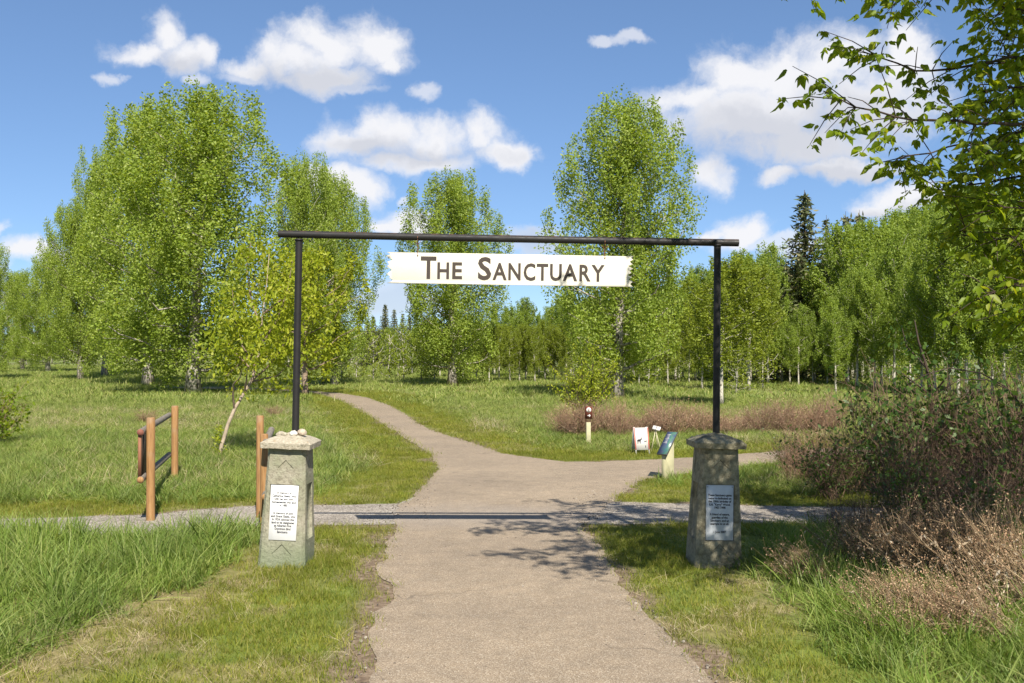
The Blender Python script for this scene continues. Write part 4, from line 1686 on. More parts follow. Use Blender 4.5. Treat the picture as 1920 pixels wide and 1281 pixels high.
# low saplings along the trail and forest edge
SAP = [broadleaf(301 + k, 2.4, 1.6, 900, 0.11, base=0.08, prim=14, trunk_r=0.025, plume=1.0, shape='round', clump=0.26, sides=5) for k in range(3)]
SAPS = [(640, 716, 2.6, 1.1), (668, 712, 2.2, 1.0), (700, 713, 3.0, 1.2), (730, 711, 3.2, 1.2), (757, 712, 3.4, 1.3), (790, 713, 2.8, 1.2), (606, 722, 1.6, 0.8), (815, 714, 2.4, 1.2), (1130, 722, 2.2, 1.1), (1216, 727, 2.6, 1.0), (1380, 738, 2.0, 1.0), (1430, 730, 2.4, 1.0)]
for k, (px, py, h, w) in enumerate(SAPS):
    b = G(px, py)
    plant_tree('sapling', SAP[k % 3], AMY, (b[0], b[1], 0), k * 1.3, w, 'low bushy sapling before the distant wood, ' + ordinal(px, [q[0] for q in SAPS]), 'sapling', 'saplings along the edge of the wood', sz=h / 2.4)
# undergrowth along the wood's foot
for k in range(64):
    px = 900 + k * 18 + rng.uniform(-14, 14)
    y = (rng.uniform(60, 66) if px < 1600 else rng.uniform(52, 60)) + 7 * (k % 3)
    if px < 1080:
        y += 8
    plant_tree('understorey_bush', SAP[k % 3], AM, ((px - 960) / F * y, y, 0), k * 0.9, rng.uniform(0.8, 1.3), 'low dark bush in the shade under the aspen wood', 'bush', 'bushes under the aspen wood', sz=rng.uniform(0.5, 0.8) * (1 + 0.45 * (k % 3)))


# ---------------------------------------------------------------- shrubs


def shrub_mesh(seed, H, W, stems, forks, r, leaves=0, leaf=0.05, lean=(0, 0), start=0.35, wide=0.5, droop=0.2):
    rng = np.random.RandomState(seed)
    tb = MB()
    tips = []
    for i in range(stems):
        az = rng.uniform(0, 2 * PI)
        k = rng.rand() ** 0.6
        h = H * rng.uniform(0.6, 1.0) * (1 - 0.25 * k)
        b0 = np.array([rng.normal() * 0.08 * W, rng.normal() * 0.08 * W, -0.02])
        tip = np.array([math.cos(az) * k * W / 2 + lean[0] * h, math.sin(az) * k * W / 2 + lean[1] * h, h])
        p = bent(b0, tip, 0.05, rng, 5, 0.035)
        tb.tube(p, np.linspace(r, r * 0.3, 5), 3, False)
        for j in range(forks):
            f = rng.uniform(0.25, 0.95)
            q = np.array([np.interp(f, np.linspace(0, 1, 5), p[:, c]) for c in range(3)])
            d = (tip - b0) / H + rng.normal(size=3) * (0.55, 0.55, 0.3)
            e = q + d * H * rng.uniform(0.12, 0.32)
            e[2] = max(e[2], 0.05)
            tb.tube(np.stack([q, (q + e) / 2 + rng.normal(size=3) * 0.02 * H, e]), [r * 0.55, r * 0.4, r * 0.2], 3, False)
            tips.append((q, e))
    tw = tb.mesh('stems')
    lv = None
    if leaves:
        A = np.array([t[0] for t in tips])
        B = np.array([t[1] for t in tips])
        i = rng.randint(len(A), size=leaves)
        f = start + (1.05 - start) * rng.rand(leaves, 1)
        pos = A[i] + (B[i] - A[i]) * f + rng.normal(size=(leaves, 3)) * 0.022 * H
        pos[:, 2] = np.maximum(pos[:, 2], 0.03)
        lv = leaves_mesh('leaves', pos, leaf, rng, droop=droop, wide=wide)
    return tw, lv


def shrub(name, meshes, mats, loc, rz, s, label, cat, group=None, sz=None, tilt=(0, 0)):
    root = empty(name, loc, (tilt[0], tilt[1], rz))
    root.scale = (s, s, sz if sz else s)
    tag(root, label, cat, group)
    for nm, me, mt in zip(('stems', 'leaves'), meshes, mats):
        if me is None:
            continue
        if len(me.materials) == 0:
            me.materials.append(mt)
        o = link(nm, me, None, root)
        if me.materials[0] != mt:
            o.material_slots[0].link = 'OBJECT'
            o.material_slots[0].material = mt
    return root


b = G(1096, 794)
shrub('young_maple', shrub_mesh(83, 2.3, 2.1, 15, 10, 0.013, 3400, 0.085, start=0.15, wide=0.42, droop=0.7), (M['darkbark'], M['yellowleaf']), (b[0], b[1], 0), 0.3, 1.0, 'small yellow green bushy tree behind the brown trail marker', 'tree')
BARE = [shrub_mesh(500 + k, 1.0, 1.25, 75, 6, 0.0055, 260, 0.035, start=0.6) for k in range(3)]
BM_ = (M['twigred'], M['seedhead'])
rng = np.random.RandomState(12)
row = [(1108, 818), (1136, 814), (1160, 822), (1185, 812), (1212, 818), (1236, 812), (1262, 820), (1290, 811), (1318, 816), (1345, 812), (1372, 818), (1400, 810), (1428, 815), (1455, 811), (1480, 816), (1508, 810), (1535, 815), (1560, 810), (1080, 822), (1058, 818)]
for k, (px, py) in enumerate(row):
    b = G(px, py)
    shrub('bare_shrub', BARE[k % 3], BM_, (b[0], b[1], 0), k * 1.1, rng.uniform(0.75, 1.2), 'reddish leafless shrub in the row behind the sandwich board, ' + ordinal(px, [q[0] for q in row]), 'shrub', 'bare reddish shrubs in a row', sz=rng.uniform(0.5, 1.08))
for k, (px, py, s, lab) in enumerate([(515, 782, 0.55, 'small bare brown shrub left of the gate post in the meadow'), (276, 795, 0.62, 'small bare shrub behind the leftmost timber barrier')]):
    b = G(px, py)
    shrub('bare_shrub', BARE[k], BM_, (b[0], b[1], 0), k, s, lab, 'shrub', sz=s * 0.75)

LEAFY = [shrub_mesh(540 + k, 1.6, 1.6, 44, 7, 0.008, 820, 0.085, start=0.2) for k in range(3)]
LMAT = (M['twigdark'], M['shrubleaf'])
b = G(-5, 838)
shrub('leafy_bush', shrub_mesh(560, 1.0, 1.2, 26, 7, 0.007, 1500, 0.075, start=0.2), (M['twigdark'], M['maple']), (b[0] - 0.1, b[1], 0), 0.5, 1.3, 'round green bush at the left edge of the meadow', 'bush')
# the thicket on the right, in the maple's shade
TW = [shrub_mesh(580 + k, 1.5, 1.5, 60, 6, 0.006, 200, 0.03) for k in range(2)]
thk = [  # px, ground row, kind, size, label
    (1500, 908, 'b', 0.72, 'bare brown twiggy shrub at the left end of the thicket by the trail'),
    (1545, 905, 'b', 0.86, 'bare purplish brown shrub in the thicket beside its leafy neighbour'),
    (1590, 925, 'b', 0.80, 'bare twiggy shrub low in front of the thicket'),
    (1560, 938, 'l', 0.62, 'low dark green leafy shrub at the front of the thicket'),
    (1640, 930, 'l', 0.95, 'dark leafy shrub in the middle of the thicket'),
    (1712, 925, 'l', 1.12, 'tall dark leafy shrub in the thicket around a slim trunk'),
    (1690, 968, 'l', 0.78, 'shaded leafy shrub behind the dead stalks'),
    (1780, 945, 'l', 1.05, 'dark leafy shrub right of the slim thicket trunk'),
    (1840, 960, 'b', 1.02, 'bare brown shrub among leafy ones at the right of the thicket'),
    (1870, 940, 'l', 1.15, 'leafy shrub near the right edge behind the dead stalks'),
    (1950, 970, 'l', 1.15, 'leafy shrub cut off by the right edge'),
    (1745, 975, 'b', 0.88, 'dark bare shrub at the centre front of the thicket'),
    (1900, 1000, 'b', 1.0, 'bare shrub at the right edge above the dead stalks'),
    (1480, 890, 'l', 0.45, 'small green bush at the left tip of the thicket beside the paved branch'),
    (1560, 1012, 'b', 0.42, 'low dark twiggy shrub before the gravel trail nearest the dark pillar'),
    (1630, 1018, 'b', 0.55, 'dark bare shrub before the gravel trail left of the dead stalks'),
    (1700, 1022, 'l', 0.50, 'low leafy shrub before the gravel trail behind the dead stalks'),
    (1770, 1030, 'b', 0.66, 'dark bare shrub rising behind the leaning dead stalks'),
    (1850, 1035, 'l', 0.62, 'leafy shrub rising behind the reddish seed heads'),
    (2020, 940, 'l', 1.2, 'leafy shrub just beyond the right edge'),
    (1820, 915, 'l', 0.95, 'leafy shrub at the back of the thicket near the field'),
]
for k, (px, py, kd, s, lab) in enumerate(thk):
    b = G(px, py)
    if kd == 'b':
        shrub('bare_shrub', TW[k % 2], (M['twigdark'] if k > 2 else M['twigred'], M['seedhead']), (b[0], b[1], 0), k * 1.3, s, lab, 'shrub', 'thicket under the maple', sz=s * 0.85)
    else:
        shrub('leafy_shrub', LEAFY[k % 3], LMAT, (b[0], b[1], 0), k * 1.3, s, lab, 'shrub', 'thicket under the maple', sz=s * 1.08)


def stalk_mesh(seed, H, n, spread, lean, heads=True, curl=True, r=0.0042):
    """dead herb stalks: bent stems, side sprays, seed heads and curled leaves"""
    rng = np.random.RandomState(seed)
    tb = MB()
    hp, cp = [], []
    for i in range(n):
        az = rng.uniform(0, 2 * PI)
        L = H * rng.uniform(0.6, 1.05)
        d = np.array([math.cos(az) * spread + lean[0] + rng.normal() * 0.1, math.sin(az) * spread + lean[1] + rng.normal() * 0.1, 1.0])
        d /= np.linalg.norm(d)
        b0 = np.array([rng.normal() * 0.14, rng.normal() * 0.14, -0.01])
        t = np.linspace(0, 1, 6)[:, None]
        p = b0 + d * L * t
        p[:, 2] -= (t[:, 0] ** 2) * L * 0.22 * rng.uniform(0.2, 1.6)
        p[:, 2] = np.maximum(p[:, 2], 0.01 + 0.02 * rng.rand())
        p[1:] += rng.normal(size=(5, 3)) * 0.012
        tb.tube(p, np.linspace(r, r * 0.5, 6), 3, False)
        for j in range(5):
            f = rng.uniform(0.45, 1.0)
            q = np.array([np.interp(f, t[:, 0], p[:, c]) for c in range(3)])
            e = q + (d + rng.normal(size=3) * 0.4) * rng.uniform(0.08, 0.24)
            tb.tube(np.stack([q, e]), [r * 0.5, r * 0.3], 3, False)
            for _ in range(3):
                hp.append(e + rng.normal(size=3) * 0.012)
        for j in range(5):
            f = rng.uniform(0.1, 0.8)
            q = np.array([np.interp(f, t[:, 0], p[:, c]) for c in range(3)])
            cp.append(q + rng.normal(size=3) * 0.01)
    st_ = tb.mesh('stems')
    hm = leaves_mesh('seed_heads', np.array(hp), 0.016, rng, wide=0.8)
    cm = leaves_mesh('dead_leaves', np.array(cp), 0.06, rng, droop=1.2, wide=0.3)
    return st_, hm, cm


ST = [stalk_mesh(700, 0.95, 80, 0.35, (-0.75, -0.1)), stalk_mesh(701, 0.95, 80, 0.25, (-0.4, 0.0)), stalk_mesh(702, 0.85, 100, 0.5, (-1.2, -0.3)), stalk_mesh(703, 0.7, 90, 0.8, (-0.9, -0.4))]
for k, (px, py, v, s, lab) in enumerate([
        (1560, 1092, 2, 0.62, 'low tangle of dead brown stalks nearest the dark pillar'),
        (1700, 1085, 1, 0.85, 'dead stalk clump at the back of the brown tangle'),
        (1770, 1105, 0, 0.85, 'leaning dead stalks in the middle of the brown tangle'),
        (1700, 1150, 2, 0.70, 'flattened dead stalks sprawling over the tall grass'),
        (1830, 1115, 1, 0.95, 'upright dead stalks with reddish seed heads'),
        (1900, 1120, 1, 1.05, 'tall dead stalks with seed heads at the right edge'),
        (1810, 1180, 3, 0.75, 'matted pale dead stalks at the front of the brown tangle'),
        (1890, 1195, 2, 0.85, 'matted dead stalks low at the right edge'),
        (1640, 1070, 0, 0.70, 'thin dead stalks below the dark leafy thicket'),
        (1960, 1160, 0, 1.0, 'dead stalks cut off by the right edge'),
        (1745, 1195, 3, 0.7, 'small pale mat of dead stalks lowest in the tangle')]):
    b = G(px, py)
    root = empty('dead_stalks', (b[0], b[1], 0), (0, 0, rng.uniform(-0.5, 0.5)))
    root.scale = (s, s, s)
    tag(root, lab, 'dead plant', 'dead stalk clumps on the right')
    for nm, me, mt in zip(('stems', 'seed_heads', 'dead_leaves'), ST[v], (M['twiggrey'], M['seedhead'], M['deadleaf'])):
        if len(me.materials) == 0:
            me.materials.append(mt)
        link(nm, me, None, root)

# slim thicket tree and arching dead canes
b = Vector(G(1752, 925))
tr_ = empty('thicket_tree', b)
tag(tr_, 'slim dark tree stem rising out of the thicket with sparse leaves', 'tree')
rng = np.random.RandomState(31)
tb = MB()
loc = lambda px, py, dy=0.0: np.array(P3(px, py, b.y + dy) - b)
tb.tube([loc(1752, 930), loc(1750, 860), loc(1752, 800), loc(1744, 740), loc(1738, 690), loc(1722, 640), loc(1715, 600)], [0.036, 0.034, 0.03, 0.026, 0.02, 0.014, 0.006], 7)
tb.build('trunk', M['darkbark'], tr_, True)
tb = MB()
cen = []
for l in [[(1750, 850), (1785, 810), (1830, 780)], [(1751, 815), (1710, 770), (1680, 740)], [(1745, 745), (1780, 700), (1800, 660)], [(1738, 690), (1700, 650), (1690, 610)], [(1752, 870), (1700, 830), (1660, 800)], [(1744, 740), (1710, 715), (1690, 700)]]:
    dy = rng.uniform(-0.5, 0.5)
    p = np.array([loc(x, y, dy * i / 2) for i, (x, y) in enumerate(l)])
    tb.tube(p, [0.016, 0.01, 0.005], 5, False)
    for i in range(70):
        f = 0.3 + 0.7 * rng.rand()
        cen.append(np.array([np.interp(f, (0, .5, 1), p[:, q]) for q in range(3)]) + rng.normal(size=3) * 0.10)
tb.build('limbs', M['darkbark'], tr_, True)
link('crown', leaves_mesh('crown', np.array(cen), 0.085, rng, droop=0.6), M['shrubleaf'], tr_)
m = MB()
b2 = Vector(G(1905, 960))
for l in [[(1905, 960), (1925, 860), (1915, 760), (1885, 725), (1840, 700), (1780, 690), (1735, 703), (1700, 722)], [(1905, 960), (1930, 800), (1900, 735), (1850, 712), (1800, 712), (1760, 735)]]:
    m.tube([np.array(P3(x, y, b2.y) - b2) for x, y in l], np.linspace(0.013, 0.005, len(l)), 5)
o = m.build('arching_canes', M['darkbark'], None, True)
o.location = b2
tag(o, 'two bare dark canes arching over the thicket from the right edge', 'branch')


# ---------------------------------------------------------------- the near maple, trunk beyond the right edge
def near_maple():
    rng = np.random.RandomState(71)
    base = Vector((4.75, 6.9, 0))
    root = empty('maple_tree', base)
    tag(root, 'big overhanging maple with drooping lobed leaves at the right edge', 'tree')
    tb = MB()
    tb.tube([(0, 0, -0.1), (0.02, 0, 0.6), (-0.05, 0.05, 1.6), (-0.1, 0, 2.6), (-0.05, -0.05, 3.8), (0.1, 0, 5.2), (0.1, 0.1, 6.6), (0.15, 0.1, 7.6)], [0.24, 0.19, 0.17, 0.15, 0.12, 0.085, 0.05, 0.015], 12)
    tb.build('trunk', M['brownbark'], root, True)
    lb = MB()
    B = np.array(base)
    W = lambda px, py, y: np.array(P3(px, py, y)) - B
    tr = lambda z: np.array([-0.08, 0.0, z])
    # limbs in view
    limbs = [
        ([tr(3.0), W(1990, 110, 6.6), W(1892, 105, 6.5), W(1830, 120, 6.5), W(1750, 134, 6.5), W(1700, 130, 6.45), W(1675, 120, 6.4), W(1650, 105, 6.4), W(1625, 92, 6.35)], 0.022, 1.0),
        ([tr(2.6), W(2000, 235, 6.4), W(1900, 230, 6.3), W(1800, 231, 6.2), W(1725, 231, 6.2), W(1680, 217, 6.2), W(1640, 207, 6.2), W(1600, 196, 6.15), W(1565, 187, 6.1), W(1545, 170, 6.1)], 0.022, 1.0),
        ([tr(2.5), W(2010, 240, 6.9), W(1890, 252, 6.8), W(1825, 272, 6.7), W(1750, 281, 6.6), W(1700, 290, 6.6), W(1675, 288, 6.6), W(1650, 305, 6.55)], 0.018, 1.0),
        ([tr(2.3), W(1990, 330, 7.0), W(1900, 330, 6.9), W(1840, 345, 6.8), W(1790, 360, 6.8), W(1735, 350, 6.7)], 0.018, 1.1),
        ([tr(3.4), W(2000, 40, 6.6), W(1930, 20, 6.5), W(1880, 10, 6.4), W(1840, -20, 6.3)], 0.02, 1.0),
        ([tr(2.0), W(1990, 430, 7.0), W(1920, 440, 6.9), W(1870, 450, 6.8), W(1820, 460, 6.8), W(1790, 420, 6.8)], 0.016, 1.2),
        ([tr(1.8), W(2000, 520, 6.8), W(1930, 530, 6.7), W(1880, 540, 6.6), W(1830, 550, 6.6)], 0.014, 1.2),
        ([tr(2.2), W(2020, 380, 7.6), W(1940, 360, 7.8), W(1880, 380, 7.9), W(1830, 400, 8.0)], 0.016, 1.2),
        ([tr(2.4), W(2020, 150, 7.4), W(1930, 170, 7.6), W(1870, 180, 7.7), W(1820, 200, 7.8)], 0.016, 1.0),
    ]
    for k in range(20):
        px, py, yy = rng.uniform(1825, 1940), 20 + 600 * (k + rng.rand()) / 20, rng.uniform(6.2, 8.0)
        e = W(px, py, yy)
        s = tr(max(1.6, e[2] - 0.3))
        limbs.append(([s, s + (e - s) * 0.5 + (0, 0, 0.15), e], 0.014, 1.0))
    # limbs above the frame, whose shade falls on the trail, the sign's end and the dark pillar
    hi = []
    for ex, ey, ez, z0 in ((-2.9, 0.95, 5.0, 4.0), (-3.78, 0.2, 5.0, 4.1), (-3.3, -1.9, 4.8, 3.9), (-2.75, -2.25, 4.9, 4.0), (-2.2, -0.65, 5.0, 4.0), (-1.75, -1.6, 5.0, 3.7), (-2.97, 0.54, 5.15, 4.1),
                           (-2.6, 0.3, 5.3, 4.2), (-2.4, 1.7, 5.1, 4.0), (-1.6, -0.9, 5.4, 4.2), (-1.9, 0.5, 5.6, 4.4), (-1.3, 0.2, 4.9, 3.6), (-2.9, -1.2, 5.2, 4.2), (-1.2, -1.5, 4.6, 3.4), (-1.9, -2.5, 4.8, 3.8), (-1.2, 1.2, 5.8, 4.4),
                           (-3.3, -0.2, 5.0, 4.1), (-3.9, -0.25, 4.9, 4.1), (-3.7, -1.7, 5.0, 4.2), (-3.1, -2.3, 4.9, 4.1), (-2.9, 1.5, 5.3, 4.2), (-2.4, -1.6, 5.2, 4.2), (-2.6, -0.2, 4.9, 4.0), (-2.0, 1.0, 5.2, 4.2), (-1.5, -2.1, 5.0, 3.9)):
        s0 = tr(z0)
        e0 = np.array((ex, ey, ez))
        hi.append(([s0, s0 + (e0 - s0) * 0.35 + (0, 0, 0.25), s0 + (e0 - s0) * 0.7 + (0, 0, 0.22), e0], 0.03, 1.15))
    hi += [
        ([tr(3.6), W(1900, -90, 6.3), W(1780, -50, 6.2), W(1700, -15, 6.2), W(1672, 12, 6.2)], 0.02, 0.8),
        ([tr(3.6), W(1880, -130, 6.5), W(1740, -90, 6.5), W(1670, -45, 6.5), W(1635, -12, 6.5)], 0.02, 0.8),
    ]
    for ex, ey, ez, z0 in ((0.3, -1.4, 4.8, 3.8), (0.9, -1.0, 4.6, 3.6), (1.4, -0.6, 4.5, 3.4), (0.0, -0.8, 5.4, 4.2), (0.8, -0.3, 5.2, 4.0), (-0.5, -1.3, 5.2, 4.0), (1.6, -1.5, 4.9, 3.8)):
        s0 = tr(z0)
        e0 = np.array((ex, ey, ez))
        hi.append(([s0, s0 + (e0 - s0) * 0.5 + (0, 0, 0.2), e0], 0.025, 1.3))
    for k in range(26):      # the rest of the crown: above, right and back over the thicket
        az = rng.uniform(-0.9, 2.2)
        u = rng.rand()
        z = 2.4 + 4.4 * u
        L = rng.uniform(1.8, 4.2) * (1 - 0.35 * u)
        ex = math.cos(az) * L
        ey = math.sin(az) * L
        if ex < 0.6 and z < 4.0:
            ex = abs(ex) + 0.6
        s0 = tr(z)
        hi.append(([s0, (ex * 0.4, ey * 0.4, z + 0.3 * L), (ex * 0.8, ey * 0.8, z + 0.42 * L), (ex, ey, z + 0.4 * L)], 0.03, 0.9))
    tips = []
    for l, r, dens in limbs + hi:
        p = np.array(l)
        seg = np.linalg.norm(np.diff(p, axis=0), axis=1)
        s = np.concatenate([[0], np.cumsum(seg)])
        n = max(8, int(s[-1] / 0.12))
        ss = np.linspace(0, s[-1], n)
        q = np.stack([np.interp(ss, s, p[:, c]) for c in range(3)], 1)
        for _ in range(2):
            q[1:-1] = (q[:-2] + 2 * q[1:-1] + q[2:]) / 4
        q[1:-1] += rng.normal(size=(n - 2, 3)) * 0.008
        lb.tube(q, np.linspace(r, 0.0035, n), 6, False)
        # side twigs
        m = int(s[-1] * 14.5 * dens)
        for j in range(m):
            f = 1 - 0.78 * rng.rand() ** 1.1
            i = min(n - 2, int(f * (n - 1)))
            d = q[i + 1] - q[i]
            d /= np.linalg.norm(d) + 1e-9
            v = d * rng.uniform(0.1, 0.7) + rng.normal(size=3) * (0.5, 0.5, 0.42)
            v[2] -= 0.1
            v /= np.linalg.norm(v)
            L = rng.uniform(0.12, 0.46)
            e = q[i] + v * L
            mid = (q[i] + e) / 2 + (0, 0, 0.02)
            lb.tube(np.stack([q[i], mid, e]), [0.0045, 0.0035, 0.002], 3, False)
            for g in np.linspace(0.35, 1, max(2, int(L / 0.09))):
                tips.append(q[i] + (e - q[i]) * g)
        for g in range(3):
            tips.append(q[-1] + rng.normal(size=3) * 0.02)
    lb.build('limbs', M['darkbark'], root, True, fix=False)
    # compound leaves: three to five drooping leaflets on a stalk
    tips = np.array(tips)
    N = len(tips)
    verts, tris = [], []
    cnt = 0
    T = []
    for i in range(N):
        for pair in range(1 if rng.rand() < 0.45 else 2):
            az = rng.uniform(0, 2 * PI)
            out = np.array([math.cos(az), math.sin(az), rng.uniform(-0.5, 0.35)])
            out /= np.linalg.norm(out)
            st_l = rng.uniform(0.025, 0.06)
            c0 = tips[i] + out * st_l
            sd = np.cross(out, (0, 0, 1.0))
            sd /= np.linalg.norm(sd) + 1e-9
            S_ = rng.uniform(0.048, 0.082)
            for a, k, off in ((0.0, 1.15, 0.018), (0.85, 0.85, 0.0), (-0.85, 0.85, 0.0)) + (((1.25, 0.65, -0.02), (-1.25, 0.65, -0.02)) if rng.rand() < 0.5 else ()):
                d = out * math.cos(a) + sd * math.sin(a)
                d = d + np.array([0, 0, -rng.uniform(0.35, 1.2)]) + rng.normal(size=3) * 0.12
                d /= np.linalg.norm(d)
                T.append(np.concatenate([c0 + out * off, d, [S_ * k * rng.uniform(0.85, 1.15)]]))
    T = np.array(T)
    p0, d, s = T[:, :3], T[:, 3:6], T[:, 6:7]
    e = np.cross(d, rng.normal(size=d.shape))
    e /= np.linalg.norm(e, axis=1)[:, None]
    nn = np.cross(d, e)
    wv = s * 0.27
    fold = s * 0.07
    V = np.stack([p0, p0 + d * s * 0.30 + e * wv * 0.95 + nn * fold, p0 + d * s * 0.62 + e * wv * 0.72 + nn * fold, p0 + d * s + nn * s * -0.10, p0 + d * s * 0.62 - e * wv * 0.72 + nn * fold, p0 + d * s * 0.30 - e * wv * 0.95 + nn * fold, p0 + d * s * 0.45], 1)
    n = len(V)
    fan = np.array([(6, 0, 1), (6, 1, 2), (6, 2, 3), (6, 3, 4), (6, 4, 5), (6, 5, 0)])
    tr3 = (np.arange(n)[:, None, None] * 7 + fan[None]).reshape(-1, 3)
    link('crown', mesh_np('crown', V.reshape(-1, 3), None, tr3), M['maple'], root)


near_maple()

# ================================================================ grass
def blade_tuft(name, seed, n, h, spread, w, lean, segs=3, curl=0.5):
    rng = np.random.RandomState(seed)
    vs, qs, ts = [], [], []
    cnt = 0
    for i in range(n):
        az = rng.uniform(0, 2 * PI)
        b = np.array([rng.normal() * spread * 0.5, rng.normal() * spread * 0.5, -0.01])
        L = h * rng.uniform(0.5, 1.1)
        ln = lean * rng.uniform(0.2, 1.4)
        d = np.array([math.cos(az), math.sin(az), 0])
        e = np.array([-d[1], d[0], 0])
        a2 = rng.uniform(-1, 1)
        e = e * math.cos(a2) + d * math.sin(a2)
        c = curl * rng.uniform(0.1, 1.3)
        ww = w * rng.uniform(0.6, 1.3)
        for k in range(segs):
            t = k / segs
            p = b + d * (ln * t + c * t * t) * L + np.array([0, 0, L * (t - 0.35 * c * t * t)])
            wk = ww * (1 - t * 0.75)
            vs += [p - e * wk / 2, p + e * wk / 2]
        p = b + d * (ln + c) * L + np.array([0, 0, L * (1 - 0.35 * c)])
        vs.append(p)
        for k in range(segs - 1):
            qs.append((cnt + 2 * k, cnt + 2 * k + 1, cnt + 2 * k + 3, cnt + 2 * k + 2))
        ts.append((cnt + 2 * segs - 2, cnt + 2 * segs - 1, cnt + 2 * segs))
        cnt += 2 * segs + 1
    return mesh_np(name, np.array(vs), qs, ts)


def scatter(name, label, cat, pts, rot, scl, idx, meshes, mat):
    """one grass object: small tufts instanced on stored points"""
    src = bpy.data.collections.new(name + '_tufts')
    for k, me in enumerate(meshes):
        if len(me.materials) == 0:
            me.materials.append(mat)
        o = bpy.data.objects.new('%s_tuft_%02d' % (name, k), me)
        src.objects.link(o)
    me = bpy.data.meshes.new(name)
    me.vertices.add(len(pts))
    me.vertices.foreach_set('co', np.asarray(pts, np.float32).ravel())
    a = me.attributes.new('rot', 'FLOAT_VECTOR', 'POINT')
    a.data.foreach_set('vector', np.asarray(rot, np.float32).ravel())
    a = me.attributes.new('scl', 'FLOAT_VECTOR', 'POINT')
    a.data.foreach_set('vector', np.asarray(scl, np.float32).ravel())
    a = me.attributes.new('idx', 'INT', 'POINT')
    a.data.foreach_set('value', np.asarray(idx, np.int32))
    o = link(name, me, mat)
    tag(o, label, cat, None, 'stuff')
    ng = bpy.data.node_groups.new(name, 'GeometryNodeTree')
    ng.interface.new_socket('Geometry', in_out='INPUT', socket_type='NodeSocketGeometry')
    ng.interface.new_socket('Geometry', in_out='OUTPUT', socket_type='NodeSocketGeometry')
    N = ng.nodes
    gi = N.new('NodeGroupInput')
    go = N.new('NodeGroupOutput')
    ip = N.new('GeometryNodeInstanceOnPoints')
    ci = N.new('GeometryNodeCollectionInfo')
    ci.inputs['Collection'].default_value = src
    ci.inputs['Separate Children'].default_value = True
    ci.inputs['Reset Children'].default_value = True

    def na(nm, typ):
        n = N.new('GeometryNodeInputNamedAttribute')
        n.data_type = typ
        n.inputs['Name'].default_value = nm
        return n.outputs['Attribute']
    er = N.new('FunctionNodeEulerToRotation')
    ng.links.new(na('rot', 'FLOAT_VECTOR'), er.inputs[0])
    ng.links.new(gi.outputs[0], ip.inputs['Points'])
    ng.links.new(ci.outputs[0], ip.inputs['Instance'])
    ip.inputs['Pick Instance'].default_value = True
    ng.links.new(na('idx', 'INT'), ip.inputs['Instance Index'])
    ng.links.new(er.outputs[0], ip.inputs['Rotation'])
    ng.links.new(na('scl', 'FLOAT_VECTOR'), ip.inputs['Scale'])
    ng.links.new(ip.outputs[0], go.inputs[0])
    md = o.modifiers.new('scatter', 'NODES')
    md.node_group = ng
    return o


rng = np.random.RandomState(91)


def in_view(x, y, m=0.12):
    return np.abs(x / np.maximum(y, 0.1)) < 0.5 + m


def cand(n, y0, y1, xm=0.62):
    """points spread evenly over the part of the ground the lens could see"""
    y = np.sqrt(rng.uniform(y0 ** 2, y1 ** 2, n))
    x = rng.uniform(-1, 1, n) * (y * xm + 0.5)
    return x, y


def finish(x, y, tilt=0.12):
    n = len(x)
    return np.stack([x, y, np.full(n, -0.004)], 1), np.stack([rng.normal(size=n) * tilt, rng.normal(size=n) * tilt, rng.uniform(0, 6.283, n)], 1)


def sc3(h, w=None):
    w = h if w is None else w
    return np.stack([w, w, h], 1)


TT = [blade_tuft('tall_tuft', 10 + k, (20, 16, 24, 12, 20)[k], (0.34, 0.40, 0.28, 0.36, 0.32)[k], 0.11, (0.008, 0.010, 0.007, 0.015, 0.009)[k], (0.30, 0.2, 0.5, 0.35, 0.6)[k], 4, (0.55, 0.35, 0.7, 0.6, 0.9)[k]) for k in range(5)]
LT = [blade_tuft('mown_tuft', 30 + k, 26, 0.060, 0.12, 0.0048, 0.45, 2, 0.5) for k in range(4)]
MT = [blade_tuft('meadow_tuft', 50 + k, 22, 0.26, 0.20, 0.011, 0.35, 3, 0.5) for k in range(4)]
DT = [blade_tuft('straw_tuft', 70 + k, 24, 0.13, 0.13, 0.0034, 1.3, 3, 0.9) for k in range(4)]
FT = [blade_tuft('far_tuft', 90 + k, 20, 0.24, 0.45, 0.028, 0.4, 2, 0.4) for k in range(4)]

# tall green grass in the uncut patches
X, Y = cand(30000, 5.4, 24)
pd = path_dist(X, Y)
on = on_path(X, Y)
tl = in_poly(X, Y, TALL_L) | in_poly(X, Y, TALL_R)
tm = in_poly(X, Y, TALL_M) | in_poly(X, Y, TALL_I) | in_poly(X, Y, TALL_B)
nz = fbm(X, Y, 0.7, 3)
keep = ~on & (tl | tm) & (pd > 0.10 + 0.12 * nz)
keep &= ~tl | (np.minimum(poly_dist(X, Y, TALL_L), poly_dist(X, Y, TALL_R)) > (fbm(X + 3, Y, 0.5, 3) - 0.35) * 0.9)
keep &= rng.rand(len(X)) < np.where(tl, 1.0, np.where(Y < 14, 0.8, 0.55))
x, y = X[keep], Y[keep]
dens = fbm(x, y, 0.55, 3)
edge = np.minimum(poly_dist(x, y, TALL_L), poly_dist(x, y, TALL_R))
hh = (0.45 + 1.05 * dens) * np.where(tl[keep], 0.55 + 0.5 * sstep(edge, 0.0, 0.5), 0.62)
hh *= np.where((y < 8.6) & (x < -2), 0.85 + 0.2 * vnoise(x, y, 0.5), 1.0)
hh *= np.where(x > 1.5, 0.85, 1.0)
p, r = finish(x, y, 0.16)
scatter('tall_grass', 'lush tall green grass left uncut around the gate pillars', 'grass', p, r, sc3(hh, 0.8 + 0.3 * hh), rng.randint(5, size=len(x)), TT, M['tallgrass'])

